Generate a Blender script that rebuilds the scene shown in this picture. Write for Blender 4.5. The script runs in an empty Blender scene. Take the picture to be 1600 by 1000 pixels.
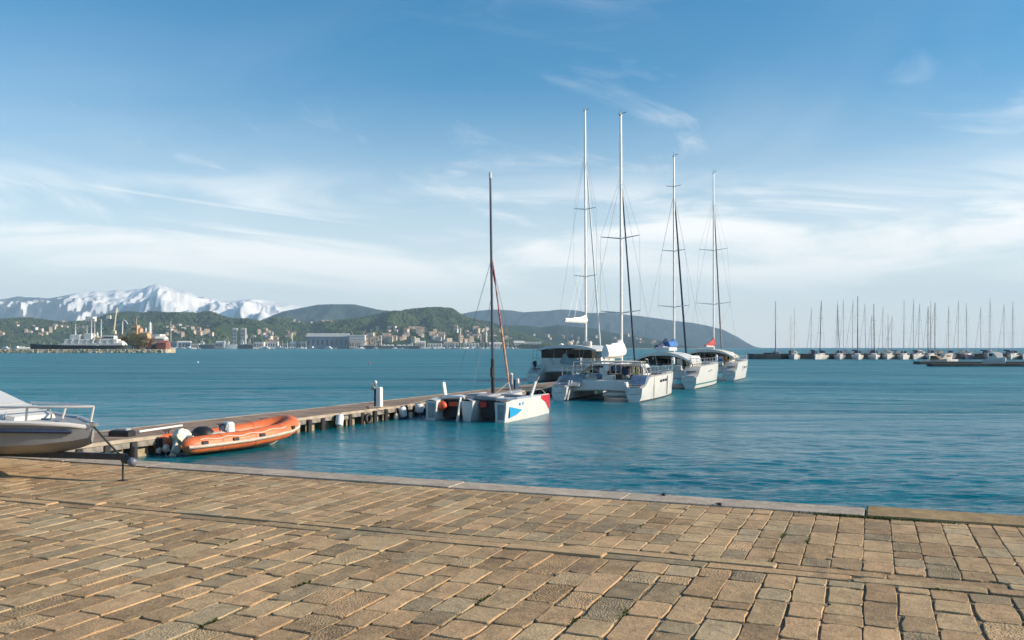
import bpy, math, random
import numpy as np
from mathutils import Vector, Matrix

# ------------------------------------------------------------------ camera, sky, sun, exposure
sc = bpy.context.scene
COL = sc.collection
R = math.radians
F = 1365.0            # focal length in pixels of a 1600 px wide picture
HOR = 543.0           # picture row of the horizon
CAMZ = 3.5            # eye above the water; the quay lies 1.9 m above the water
QZ = 1.9
TH = math.atan(562.0 / F)     # the pontoon leads away 22 degrees right of straight ahead
CT, ST = math.cos(TH), math.sin(TH)

cam = bpy.data.cameras.new('camera')
cam.sensor_width = 36.0
cam.lens = 36.0 * F / 1600.0
cam.shift_y = (HOR - 500.0) / 1600.0
cam.clip_start = 0.1
cam.clip_end = 90000.0
camo = bpy.data.objects.new('camera', cam)
COL.objects.link(camo)
camo.location = (0, 0, CAMZ)
camo.rotation_euler = (R(90), 0, 0)
sc.camera = camo

SUN_EL = R(23.0)
SUN_AZ = R(96.0)      # clockwise from straight ahead: the sun stands to the right
sun = bpy.data.lights.new('sun', 'SUN')
sun.energy = 5.0
sun.angle = R(0.53)
sun.color = (1.0, 0.86, 0.68)
suno = bpy.data.objects.new('sun', sun)
COL.objects.link(suno)
sdir = Vector((math.sin(SUN_AZ) * math.cos(SUN_EL), math.cos(SUN_AZ) * math.cos(SUN_EL), math.sin(SUN_EL)))
suno.rotation_euler = sdir.to_track_quat('Z', 'Y').to_euler()
suno.location = (60, 0, 40)

sc.view_settings.view_transform = 'Standard'
sc.view_settings.look = 'None'
sc.view_settings.exposure = 0.55
sc.view_settings.gamma = 1.0
sc.view_settings.use_curve_mapping = False
sc.render.engine = 'CYCLES'
cy = sc.cycles
cy.use_denoising = True
cy.max_bounces = 6
cy.diffuse_bounces = 2
cy.glossy_bounces = 3
cy.transmission_bounces = 4
cy.volume_bounces = 0
cy.transparent_max_bounces = 8
cy.caustics_reflective = False
cy.caustics_refractive = False
cy.sample_clamp_indirect = 6.0

class NT:
    """small node-graph helper"""
    def __init__(s, tree):
        s.t = tree; s.n = tree.nodes; s.l = tree.links
    def __call__(s, typ, ins=None, **props):
        n = s.n.new(typ)
        for k, v in props.items():
            setattr(n, k, v)
        for k, v in (ins or {}).items():
            if isinstance(v, bpy.types.NodeSocket):
                s.l.new(v, n.inputs[k])
            else:
                n.inputs[k].default_value = v
        return n
    def math(s, op, a, b=0.0, c=0.0, clamp=False):
        return s('ShaderNodeMath', {0: a, 1: b, 2: c}, operation=op, use_clamp=clamp).outputs[0]
    def noise(s, vec, scale=1.0, detail=4.0, rough=0.55, dist=0.0):
        return s('ShaderNodeTexNoise', {'Vector': vec, 'Scale': scale, 'Detail': detail, 'Roughness': rough, 'Distortion': dist}).outputs['Fac']
    def ramp(s, fac, lo, hi, a=0.0, b=1.0, smooth=True):
        return s('ShaderNodeMapRange', {'Value': fac, 'From Min': lo, 'From Max': hi, 'To Min': a, 'To Max': b},
                 interpolation_type='SMOOTHSTEP' if smooth else 'LINEAR').outputs[0]
    def mix(s, fac, a, b):
        n = s.n.new('ShaderNodeMix'); n.data_type = 'RGBA'
        for i, v in ((0, fac), (6, a), (7, b)):
            if isinstance(v, bpy.types.NodeSocket):
                s.l.new(v, n.inputs[i])
            else:
                n.inputs[i].default_value = v if i == 0 else (tuple(v) + (1.0,))[:4]
        return n.outputs[2]

world = bpy.data.worlds.new('World')
sc.world = world
world.use_nodes = True
w = NT(world.node_tree)
w.n.clear()
sky = w('ShaderNodeTexSky', sky_type='NISHITA')
sky.sun_disc = False
sky.sun_elevation = SUN_EL
sky.sun_rotation = SUN_AZ
sky.altitude = 0.0
sky.air_density = 1.0
sky.dust_density = 0.5
sky.ozone_density = 2.0
tc = w('ShaderNodeTexCoord').outputs['Generated']
sx = w('ShaderNodeSeparateXYZ', {0: tc})
az = w.math('ARCTAN2', sx.outputs[0], sx.outputs[1])
el = w.math('ARCSINE', sx.outputs[2])
def skyvec(ka, ke, tilt=0.0, off=0.0):
    e2 = w.math('ADD', el, w.math('MULTIPLY', az, tilt))
    return w('ShaderNodeCombineXYZ', {0: w.math('MULTIPLY', az, ka), 1: w.math('MULTIPLY', e2, ke), 2: off}).outputs[0]
# low bands of thin cloud
b1 = w.noise(skyvec(2.6, 17.0, 0.03, 3.7), 1.0, 6.0, 0.55, 0.9)
b1 = w.ramp(b1, 0.40, 0.62)
lowmask = w.math('MULTIPLY', w.ramp(el, 0.03, 0.085), w.ramp(el, 0.13, 0.215, 1.0, 0.0))
c1 = w.math('MULTIPLY', b1, lowmask)
# wisps higher up
b2 = w.noise(skyvec(3.4, 11.0, 0.22, 9.1), 1.0, 7.0, 0.6, 1.6)
b2 = w.ramp(b2, 0.50, 0.86)
himask = w.math('MULTIPLY', w.ramp(el, 0.08, 0.15), w.ramp(el, 0.16, 0.34, 0.75, 0.12))
c2 = w.math('MULTIPLY', b2, himask)
# broad thin veil
b3 = w.noise(skyvec(1.6, 4.0, -0.10, 5.2), 1.0, 5.0, 0.55, 0.8)
c3 = w.math('MULTIPLY', w.ramp(b3, 0.42, 0.78), w.ramp(el, 0.0, 0.4, 0.30, 0.03))
# an old vapour trail across the left of the bay
tr = w.math('ABSOLUTE', w.math('SUBTRACT', el, w.math('ADD', w.math('MULTIPLY', az, -0.100), 0.1210)))
trw = w.noise(skyvec(26.0, 70.0, 0.1, 1.0), 1.0, 3.0)
tr = w.math('MULTIPLY', w.ramp(tr, 0.0, 0.0026, 1.0, 0.0), w.ramp(trw, 0.25, 0.6, 0.25, 0.75))
tr = w.math('MULTIPLY', tr, w.math('MULTIPLY', w.ramp(az, -0.47, -0.42), w.ramp(az, -0.24, -0.12, 1.0, 0.0)))
c4 = w.ramp(el, -0.05, 0.31, 0.86, 0.0)      # bright milky air towards the horizon
cc = w.math('MAXIMUM', w.math('MAXIMUM', c1, c2), c3)
cl = w.math('SUBTRACT', w.math('ADD', cc, c4), w.math('MULTIPLY', cc, c4))
cl = w.math('ADD', w.math('MULTIPLY', cl, 0.94), w.math('MULTIPLY', tr, 0.26), clamp=True)
hs = w('ShaderNodeHueSaturation', {'Hue': 0.492, 'Saturation': 1.5, 'Value': 1.0, 'Fac': 1.0, 'Color': sky.outputs[0]}).outputs[0]
skyc = w.mix(cl, hs, (9.2, 8.9, 8.4))
bg = w('ShaderNodeBackground', {'Color': skyc, 'Strength': 0.105})
w('ShaderNodeOutputWorld', {'Surface': bg.outputs[0]})

# ------------------------------------------------------------------ helpers
def UV(u, v, z=0.0):
    """quay frame (u along the quay edge, v out to sea) to world"""
    return Vector((u * CT + v * ST, -u * ST + v * CT, z))
def at(px, D, z=0.0):
    return Vector(((px - 800.0) / F * D, D, z))
def zpx(py, D):
    return CAMZ - (py - HOR) * D / F

def tag(o, label=None, cat=None, group=None, kind=None):
    if label: o['label'] = label
    if cat: o['category'] = cat
    if group: o['group'] = group
    if kind: o['kind'] = kind
    return o

def empty(name, loc=(0, 0, 0), rz=0.0):
    o = bpy.data.objects.new(name, None)
    o.empty_display_size = 0.3
    COL.objects.link(o)
    o.location = loc
    o.rotation_euler = (0, 0, rz)
    return o

def copy_tree(o, parent=None):
    c = o.copy()
    COL.objects.link(c)
    if parent is not None:
        c.parent = parent
    for ch in list(o.children):
        copy_tree(ch, c)
    return c

class MB:
    def __init__(s):
        s.v = []; s.f = []; s.m = []
    def add(s, verts, faces, mi=0):
        b = len(s.v)
        s.v.extend(tuple(p) for p in verts)
        for f in faces:
            s.f.append(tuple(i + b for i in f)); s.m.append(mi)
        return s
    def box(s, c, size, mi=0, rot=None, top=1.0, ch=0.0):
        """box about c; top scales the upper face; ch chamfers the vertical edges and the top rim"""
        hx, hy, hz = size[0] / 2, size[1] / 2, size[2] / 2
        def ring(k, z, e):
            X, Y = hx * k, hy * k
            if ch <= 0: return [(-X, -Y, z), (X, -Y, z), (X, Y, z), (-X, Y, z)]
            e2 = ch
            X -= e; Y -= e
            return [(-X + e2, -Y, z), (X - e2, -Y, z), (X, -Y + e2, z), (X, Y - e2, z), (X - e2, Y, z), (-X + e2, Y, z), (-X, Y - e2, z), (-X, -Y + e2, z)]
        rings = [ring(1, -hz, 0), ring(top, hz - ch, 0)] + ([ring(top, hz, ch)] if ch > 0 else [])
        if ch <= 0: rings = [ring(1, -hz, 0), ring(top, hz, 0)]
        M = Matrix.Translation(Vector(c))
        if rot is not None:
            M = M @ (Matrix.Rotation(rot[2], 4, 'Z') @ Matrix.Rotation(rot[1], 4, 'Y') @ Matrix.Rotation(rot[0], 4, 'X'))
        rings = [[tuple(M @ Vector(p)) for p in r] for r in rings]
        return s.loft(rings, True, True, True, mi)
    def loft(s, rings, closed=True, cap0=True, cap1=True, mi=0):
        n = len(rings[0]); b = len(s.v)
        for r in rings: s.v.extend(tuple(p) for p in r)
        for i in range(len(rings) - 1):
            for j in range(n if closed else n - 1):
                k = (j + 1) % n
                s.f.append((b + i * n + j, b + i * n + k, b + (i + 1) * n + k, b + (i + 1) * n + j)); s.m.append(mi)
        if cap0: s.f.append(tuple(b + j for j in range(n - 1, -1, -1))); s.m.append(mi)
        if cap1:
            o = b + (len(rings) - 1) * n
            s.f.append(tuple(o + j for j in range(n))); s.m.append(mi)
        return s
    def tube(s, pts, r, n=8, cap=True, mi=0, sq=1.0):
        pts = [Vector(p) for p in pts]
        rs = r if isinstance(r, (list, tuple)) else [r] * len(pts)
        rings = []; prev = None
        for i, p in enumerate(pts):
            d = (pts[min(i + 1, len(pts) - 1)] - pts[max(i - 1, 0)])
            if d.length < 1e-9: d = Vector((0, 0, 1))
            d.normalize()
            if prev is None:
                a = Vector((0, 0, 1)) if abs(d.z) < 0.9 else Vector((1, 0, 0))
                x = d.cross(a).normalized()
            else:
                x = (prev - d * prev.dot(d))
                x = x.normalized() if x.length > 1e-6 else d.orthogonal().normalized()
            prev = x
            y = d.cross(x)
            rings.append([p + (x * math.cos(2 * math.pi * k / n) + y * math.sin(2 * math.pi * k / n) * sq) * rs[i] for k in range(n)])
        return s.loft(rings, True, cap, cap, mi)
    def prism(s, poly, a, b, axis='x', mi=0):
        """poly in the plane across the axis, run from a to b"""
        def P(p, t):
            return {'x': (t, p[0], p[1]), 'y': (p[0], t, p[1]), 'z': (p[0], p[1], t)}[axis]
        return s.loft([[P(p, a) for p in poly], [P(p, b) for p in poly]], True, True, True, mi)
    def ball(s, c, r, nu=12, nv=8, mi=0):
        rx, ry, rz = r if isinstance(r, (list, tuple)) else (r, r, r)
        rings = []
        for i in range(1, nv):
            a = math.pi * i / nv
            rings.append([(c[0] + rx * math.sin(a) * math.cos(2 * math.pi * j / nu), c[1] + ry * math.sin(a) * math.sin(2 * math.pi * j / nu), c[2] - rz * math.cos(a)) for j in range(nu)])
        return s.loft(rings, True, True, True, mi)
    def build(s, name, mats, parent=None, ang=None, loc=None, rz=None):
        me = bpy.data.meshes.new(name)
        me.from_pydata(s.v, [], s.f)
        mats = mats if isinstance(mats, (list, tuple)) else [mats]
        for m in mats: me.materials.append(m)
        if len(mats) > 1: me.polygons.foreach_set('material_index', s.m)
        fix_normals(me)
        if ang:
            me.shade_smooth()
            me.set_sharp_from_angle(angle=R(ang))
        o = bpy.data.objects.new(name, me)
        COL.objects.link(o)
        if parent is not None: o.parent = parent
        if loc is not None: o.location = loc
        if rz is not None: o.rotation_euler = (0, 0, rz)
        return o

import bmesh
def fix_normals(me):
    bm = bmesh.new(); bm.from_mesh(me)
    bmesh.ops.recalc_face_normals(bm, faces=bm.faces)
    bm.to_mesh(me); bm.free()

# ------------------------------------------------------------------ materials
MATS = {}
def mat(name, col, rough=0.5, metal=0.0, var=0.06, vscale=3.0, bump=0.0, bscale=20.0, dirt=None, dirt_amt=0.0, spec=0.5, coat=0.0):
    if name in MATS: return MATS[name]
    m = bpy.data.materials.new(name); m.use_nodes = True
    g = NT(m.node_tree); g.n.clear()
    tcn = g('ShaderNodeTexCoord').outputs['Object']
    nz = g.noise(tcn, vscale, 5.0, 0.6)
    lo = tuple(max(0.0, c * (1 - var * 2.2)) for c in col); hi = tuple(min(1.0, c * (1 + var * 2.2)) for c in col)
    c = g.mix(g.ramp(nz, 0.25, 0.75), lo, hi)
    if dirt:
        dz = g.noise(tcn, vscale * 2.7, 6.0, 0.65, 0.6)
        c = g.mix(g.math('MULTIPLY', g.ramp(dz, 0.5, 0.72), dirt_amt), c, dirt)
    b = g('ShaderNodeBsdfPrincipled', {'Base Color': c, 'Roughness': rough, 'Metallic': metal, 'Specular IOR Level': spec, 'Coat Weight': coat})
    if bump:
        bz = g.noise(tcn, bscale, 5.0, 0.6)
        bn = g('ShaderNodeBump', {'Height': bz, 'Strength': 1.0, 'Distance': bump})
        g.l.new(bn.outputs[0], b.inputs['Normal'])
    g('ShaderNodeOutputMaterial', {'Surface': b.outputs[0]})
    MATS[name] = m
    return m

WHITE = mat('white_gelcoat', (0.66, 0.65, 0.62), 0.28, var=0.025, vscale=0.8, dirt=(0.5, 0.47, 0.38), dirt_amt=0.16)
OFFW = mat('off_white_deck', (0.62, 0.59, 0.53), 0.6, var=0.05, vscale=2.0, dirt=(0.35, 0.31, 0.24), dirt_amt=0.3)
GREYF = mat('grey_fabric', (0.30, 0.31, 0.32), 0.85, var=0.12, bump=0.004, bscale=30)
BEIGE = mat('beige_canvas', (0.56, 0.49, 0.39), 0.85, var=0.10, bump=0.006, bscale=14)
NAVY = mat('navy_canvas', (0.025, 0.04, 0.09), 0.8, var=0.15, bump=0.005, bscale=15)
BLUEC = mat('blue_canvas', (0.04, 0.15, 0.38), 0.75, var=0.15, bump=0.006, bscale=15)
REDC = mat('red_canvas', (0.38, 0.045, 0.05), 0.75, var=0.15, bump=0.006, bscale=15)
WHITEC = mat('white_canvas', (0.78, 0.77, 0.74), 0.8, var=0.05, bump=0.01, bscale=8)
GLASS = mat('dark_window_glass', (0.012, 0.014, 0.018), 0.08, var=0.2)
BLACK = mat('black_rubber', (0.016, 0.016, 0.018), 0.55, var=0.2)
NET = mat('dark_netting', (0.03, 0.032, 0.036), 0.9, var=0.25, vscale=30)
ALU = mat('mast_aluminium', (0.66, 0.66, 0.65), 0.36, 0.35, var=0.05)
DARKMAST = mat('black_carbon_spar', (0.035, 0.045, 0.075), 0.3, var=0.1)
STEEL = mat('stainless_steel', (0.62, 0.62, 0.62), 0.25, 0.9, var=0.04)
WIRE = mat('rigging_wire', (0.34, 0.35, 0.37), 0.45, 0.4, var=0.05)
ROPE = mat('mooring_rope', (0.42, 0.37, 0.28), 0.9, var=0.15, vscale=30)
DROPE = mat('dark_rope', (0.05, 0.055, 0.05), 0.9, var=0.15, vscale=30)
GREEN = mat('green_stripe_paint', (0.015, 0.16, 0.13), 0.3, var=0.05)
CYANP = mat('sky_blue_paint', (0.02, 0.30, 0.58), 0.3, var=0.05)
REDP = mat('red_paint', (0.55, 0.03, 0.04), 0.3, var=0.06)
ORANGE = mat('orange_hypalon', (0.66, 0.155, 0.05), 0.5, var=0.10, vscale=2.2, dirt=(0.42, 0.15, 0.07), dirt_amt=0.4, bump=0.003, bscale=9)
ORANGEB = mat('orange_buoy_plastic', (0.70, 0.10, 0.03), 0.45, var=0.06)
STRAKE = mat('pale_rubbing_strake', (0.60, 0.47, 0.37), 0.6, var=0.10, dirt=(0.4, 0.3, 0.22), dirt_amt=0.3)
TEAK = mat('teak', (0.28, 0.17, 0.09), 0.65, var=0.2, vscale=6)
YELLOW = mat('faded_yellow_plastic', (0.60, 0.47, 0.16), 0.6, var=0.08)
ANTIF = mat('dark_antifouling', (0.015, 0.03, 0.035), 0.7, var=0.2)
GREYP = mat('grey_plastic', (0.33, 0.34, 0.35), 0.5, var=0.06)
PEDW = mat('pedestal_white', (0.74, 0.73, 0.70), 0.5, var=0.04, dirt=(0.45, 0.40, 0.32), dirt_amt=0.2)

# ------------------------------------------------------------------ numpy noise
def _h(ix, iy, seed):
    n = (ix.astype(np.int64) * 374761393 + iy.astype(np.int64) * 668265263 + seed * 982451653) & 0x7fffffff
    n = ((n ^ (n >> 13)) * 1274126177) & 0x7fffffff
    n = n ^ (n >> 16)
    return (n & 0xffffff) / float(0xffffff)
def vnoise(x, y, seed=0):
    ix = np.floor(x); iy = np.floor(y)
    fx = x - ix; fy = y - iy
    fx = fx * fx * fx * (fx * (fx * 6 - 15) + 10); fy = fy * fy * fy * (fy * (fy * 6 - 15) + 10)
    a = _h(ix, iy, seed); b = _h(ix + 1, iy, seed); c = _h(ix, iy + 1, seed); d = _h(ix + 1, iy + 1, seed)
    return (a * (1 - fx) + b * fx) * (1 - fy) + (c * (1 - fx) + d * fx) * fy
def fbm(x, y, seed=0, o=5, ridged=False):
    t = 0.0; a = 0.5; s = 0.0
    for i in range(o):
        n = vnoise(x * 2 ** i + 17.3 * i, y * 2 ** i - 9.1 * i, seed + i)
        if ridged: n = 1 - abs(2 * n - 1)
        t = t + a * n; s += a; a *= 0.52
    return t / s
# ------------------------------------------------------------------ the water
def water_material():
    m = bpy.data.materials.new('sea_water'); m.use_nodes = True
    g = NT(m.node_tree); g.n.clear()
    geo = g('ShaderNodeNewGeometry').outputs['Position']
    def warp(rot, scl):
        return g('ShaderNodeMapping', {'Vector': geo, 'Rotation': (0, 0, rot), 'Scale': scl}).outputs[0]
    n1 = g.noise(warp(0.20, (0.55, 1.0, 1.0)), 1.15, 4.0, 0.55, 0.6)      # short chop
    n2 = g.noise(warp(-0.12, (0.38, 1.0, 1.0)), 4.6, 5.0, 0.6, 0.4)        # ripples
    n3 = g.noise(warp(0.1, (0.6, 1.0, 1.0)), 0.22, 3.0, 0.5, 0.4)         # low swell
    gust = g.noise(warp(0.02, (0.25, 1.0, 1.0)), 0.035, 4.0, 0.55, 0.6)   # wind patches
    gk = g.ramp(gust, 0.35, 0.68, 0.45, 1.25)
    near = g('ShaderNodeVectorMath', {0: geo, 1: (-9.0, 33.0, 0.0)}, operation='DISTANCE').outputs['Value']
    dist = g('ShaderNodeVectorMath', {0: geo}, operation='LENGTH').outputs['Value']
    calm = g.ramp(near, 6.0, 60.0, 0.45, 1.0)                               # sheltered by the quay and pontoon
    gk = g.math('MULTIPLY', gk, calm)
    far = g.ramp(dist, 200.0, 320.0)
    h = g.math('ADD', g.math('MULTIPLY', g.math('MULTIPLY', n1, 0.36), far), g.math('MULTIPLY', n2, 0.10))
    n4 = g.noise(warp(0.12, (0.42, 1.0, 1.0)), 0.05, 10.0, 0.56, 0.5)      # ripples of every size, so that some show at any distance
    h = g.math('ADD', g.math('MULTIPLY', h, gk), g.math('MULTIPLY', g.math('MULTIPLY', n3, 0.42), far))
    h = g.math('ADD', h, g.math('MULTIPLY', g.math('MULTIPLY', n4, 6.5), calm))
    bn = g('ShaderNodeBump', {'Height': h, 'Strength': 1.0, 'Distance': 1.0})
    rgh = g.ramp(dist, 14.0, 85.0, 0.10, 0.34, False)                             # unresolved wavelets far out
    depth = g.noise(warp(0.3, (1.0, 1.0, 1.0)), 0.012, 3.0, 0.5)
    base = g.mix(g.ramp(depth, 0.3, 0.7), (0.002, 0.140, 0.185), (0.004, 0.170, 0.205))
    b = g('ShaderNodeBsdfPrincipled', {'Base Color': base, 'Roughness': rgh, 'IOR': 1.333, 'Specular IOR Level': g.ramp(dist, 40.0, 400.0, 0.38, 0.2), 'Normal': bn.outputs[0]})
    g('ShaderNodeOutputMaterial', {'Surface': b.outputs[0]})
    return m
wm = MB()
RW = 11000.0
N = 96
ringa = [(RW * math.cos(2 * math.pi * k / N), RW * math.sin(2 * math.pi * k / N), -0.3) for k in range(N)]
ringb = [(p[0] * 0.04, p[1] * 0.04, -0.3) for p in ringa]
wm.loft([ringa, ringb], True, False, True)
WATER = water_material()
sea = tag(wm.build('sea', WATER), kind='structure')
# the harbour water: real waves out to some 300 m
def harbour_waves():
    na = 840
    th = np.linspace(-R(44), R(44), na)
    rs = [9.0]
    while rs[-1] < 330.0:
        rs.append(rs[-1] + max(0.10, rs[-1] * 0.0040 * (1.0 + rs[-1] / 300.0)))
    rs = np.array(rs); nr = len(rs)
    RR, TT = np.meshgrid(rs, th, indexing='ij')
    X = RR * np.sin(TT); Y = RR * np.cos(TT)
    step = np.gradient(rs)[:, None] + 0 * RR
    Z = np.zeros_like(X)
    r = np.random.RandomState(3)
    gust = fbm(X / 60.0, Y / 22.0, 91, 4)
    gust = 0.55 + 1.1 * np.clip((gust - 0.3) / 0.4, 0, 1)
    dq = np.hypot(X + 9.0, Y - 31.0)
    calm = 0.40 + 0.60 * np.clip((dq - 5.0) / 40.0, 0, 1)
    lee = np.clip((-(X * CT - Y * ST) - 19.0) / 6.0, 0, 1)
    for i in range(70):
        lam = 0.24 * (9.0 ** (i / 69.0)) * r.uniform(0.92, 1.08)
        a0 = r.normal(0.2, 0.6)          # the breeze comes in from the open bay
        kx, ky = math.sin(a0) * 2 * math.pi / lam, math.cos(a0) * 2 * math.pi / lam
        slope = 0.027 if lam < 0.6 else 0.027 * (0.6 / lam) ** 0.85
        amp = slope * lam / (2 * math.pi)
        wgt = np.clip((lam / step - 2.2) / 2.5, 0, 1)
        ph = r.uniform(0, 6.28)
        wob = 0.9 * np.sin(X * kx * 0.11 + 1.3 * i) + 0.9 * np.sin(Y * ky * 0.13 + 2.1 * i)
        Z += amp * wgt * np.sin(X * kx + Y * ky + ph + wob)
    Z *= gust * calm
    edge = np.clip((330.0 - RR) / 70.0, 0, 1)
    Z = Z * edge - 0.3 * np.clip((RR - 290.0) / 40.0, 0, 1)
    V = np.stack((X, Y, Z), -1).reshape(-1, 3)
    i = np.arange((nr - 1) * (na - 1)); rw = i // (na - 1); c = i % (na - 1); a = rw * na + c
    Fc = np.stack((a, a + 1, a + na + 1, a + na), -1).astype(np.int32)
    # leave out what lies under the quay
    vq = V[:, 0] * ST + V[:, 1] * CT
    Fc = Fc[(vq[Fc] > KV1_ - 0.6).any(1)]
    me = bpy.data.meshes.new('harbour_water'); n = len(Fc)
    me.vertices.add(len(V)); me.vertices.foreach_set('co', V.reshape(-1))
    me.loops.add(n * 4); me.loops.foreach_set('vertex_index', Fc.reshape(-1))
    me.polygons.add(n); me.polygons.foreach_set('loop_start', np.arange(0, n * 4, 4, dtype=np.int32))
    me.update(calc_edges=True); me.shade_smooth()
    me.materials.append(WATER)
    o = bpy.data.objects.new('harbour_water', me); COL.objects.link(o)
    tag(o, kind='structure')
KV1_ = 9.36
harbour_waves()

# ------------------------------------------------------------------ the quay with its paving
def stone_material(name, c1, c2, c3, grain=1.0, speck=0.0):
    m = bpy.data.materials.new(name); m.use_nodes = True
    g = NT(m.node_tree); g.n.clear()
    pos = g('ShaderNodeTexCoord').outputs['Object']
    rnd = g('ShaderNodeAttribute', attribute_name='rnd').outputs['Fac']
    rgh = g('ShaderNodeAttribute', attribute_name='rgh').outputs['Fac']
    off = g('ShaderNodeCombineXYZ', {0: g.math('MULTIPLY', rnd, 91.0), 1: g.math('MULTIPLY', rnd, 47.0), 2: g.math('MULTIPLY', rnd, 13.0)}).outputs[0]
    p = g('ShaderNodeVectorMath', {0: pos, 1: off}, operation='ADD').outputs[0]
    hue = g.math('FRACT', g.math('MULTIPLY', rnd, 7.31))
    val = g.math('FRACT', g.math('MULTIPLY', rnd, 23.7))
    c = g.mix(g.ramp(hue, 0.15, 0.9), c1, c2)
    c = g.mix(g.ramp(hue, 0.80, 0.92, 0.0, 0.7), c, c3)
    big = g.noise(pos, 0.55, 4.0, 0.6)
    mid = g.noise(p, 7.0, 6.0, 0.65, 0.5)
    fine = g.noise(p, 95.0, 4.0, 0.7)
    br = g.math('ADD', g.ramp(val, 0.0, 1.0, 0.72, 1.14), g.ramp(mid, 0.25, 0.75, -0.20, 0.20))
    br = g.math('ADD', br, g.ramp(fine, 0.25, 0.75, -0.34, 0.34))
    br = g.math('ADD', br, g.ramp(big, 0.3, 0.7, -0.12, 0.10))
    c = g('ShaderNodeVectorMath', {0: c, 'Scale': br}, operation='SCALE').outputs[0]
    stain = g.math('MAXIMUM', g.ramp(g.noise(p, 3.1, 5.0, 0.6, 0.8), 0.58, 0.74), g.math('MULTIPLY', g.ramp(g.noise(pos, 1.1, 6.0, 0.65, 0.9), 0.55, 0.70), 0.8))
    c = g.mix(g.math('MULTIPLY', stain, 0.46), c, (0.10, 0.085, 0.06))
    lich = g.ramp(g.noise(p, 13.0, 5.0, 0.6, 0.4), 0.63, 0.72)
    c = g.mix(g.math('MULTIPLY', lich, 0.30), c, (0.42, 0.40, 0.33))
    if speck:
        sp = g.noise(pos, 150.0, 2.0, 0.5)
        c = g.mix(g.math('MULTIPLY', g.ramp(sp, 0.52, 0.66), speck), c, (0.10, 0.10, 0.11))
    pits = g('ShaderNodeTexVoronoi', {'Vector': p, 'Scale': 75.0, 'Randomness': 1.0}).outputs['Distance']
    h = g.math('ADD', g.math('MULTIPLY', mid, 0.013 * grain), g.math('MULTIPLY', fine, 0.0034 * grain))
    h = g.math('ADD', h, g.math('MULTIPLY', g.math('MULTIPLY', pits, rgh), 0.009 * grain))
    h = g.math('ADD', h, g.math('MULTIPLY', g.noise(p, 26.0, 4.0, 0.6), 0.0042 * grain))
    bn = g('ShaderNodeBump', {'Height': h, 'Strength': 1.0, 'Distance': 1.0})
    b = g('ShaderNodeBsdfPrincipled', {'Base Color': c, 'Roughness': 0.86, 'Specular IOR Level': 0.25, 'Normal': bn.outputs[0]})
    g('ShaderNodeOutputMaterial', {'Surface': b.outputs[0]})
    return m
STONE = stone_material('paving_sandstone', (0.455, 0.298, 0.16), (0.43, 0.305, 0.168), (0.38, 0.297, 0.18))
GRANITE = stone_material('kerb_granite', (0.58, 0.48, 0.37), (0.56, 0.47, 0.37), (0.58, 0.48, 0.37), 0.8, 0.45)
OCHRE = stone_material('kerb_ochre_stone', (0.42, 0.29, 0.14), (0.40, 0.28, 0.14), (0.40, 0.28, 0.15), 0.8)

def joint_material():
    m = bpy.data.materials.new('joint_sand'); m.use_nodes = True
    g = NT(m.node_tree); g.n.clear()
    pos = g('ShaderNodeTexCoord').outputs['Object']
    a = g.noise(pos, 60.0, 4.0, 0.7)
    c = g.mix(g.ramp(a, 0.3, 0.7), (0.14, 0.105, 0.065), (0.36, 0.285, 0.19))
    ms = g.ramp(g.noise(pos, 1.7, 5.0, 0.6, 0.5), 0.56, 0.70)
    c = g.mix(g.math('MULTIPLY', ms, 0.6), c, (0.07, 0.085, 0.025))
    peb = g('ShaderNodeTexVoronoi', {'Vector': pos, 'Scale': 70.0}).outputs['Distance']
    bn = g('ShaderNodeBump', {'Height': peb, 'Strength': 1.0, 'Distance': -0.012})
    b = g('ShaderNodeBsdfPrincipled', {'Base Color': c, 'Roughness': 0.95, 'Specular IOR Level': 0.1, 'Normal': bn.outputs[0]})
    g('ShaderNodeOutputMaterial', {'Surface': b.outputs[0]})
    return m

KV0, KV1 = 8.92, 9.36
q = MB()
q.box((0, (KV1 - 0.02 - 160) / 2, (QZ - 0.010 - 3.0) / 2), (600, KV1 - 0.02 + 160, QZ - 0.010 + 3.0))
quay = q.build('quay', joint_material(), None, None, (0, 0, 0), -TH)
tag(quay, kind='structure')

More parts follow.
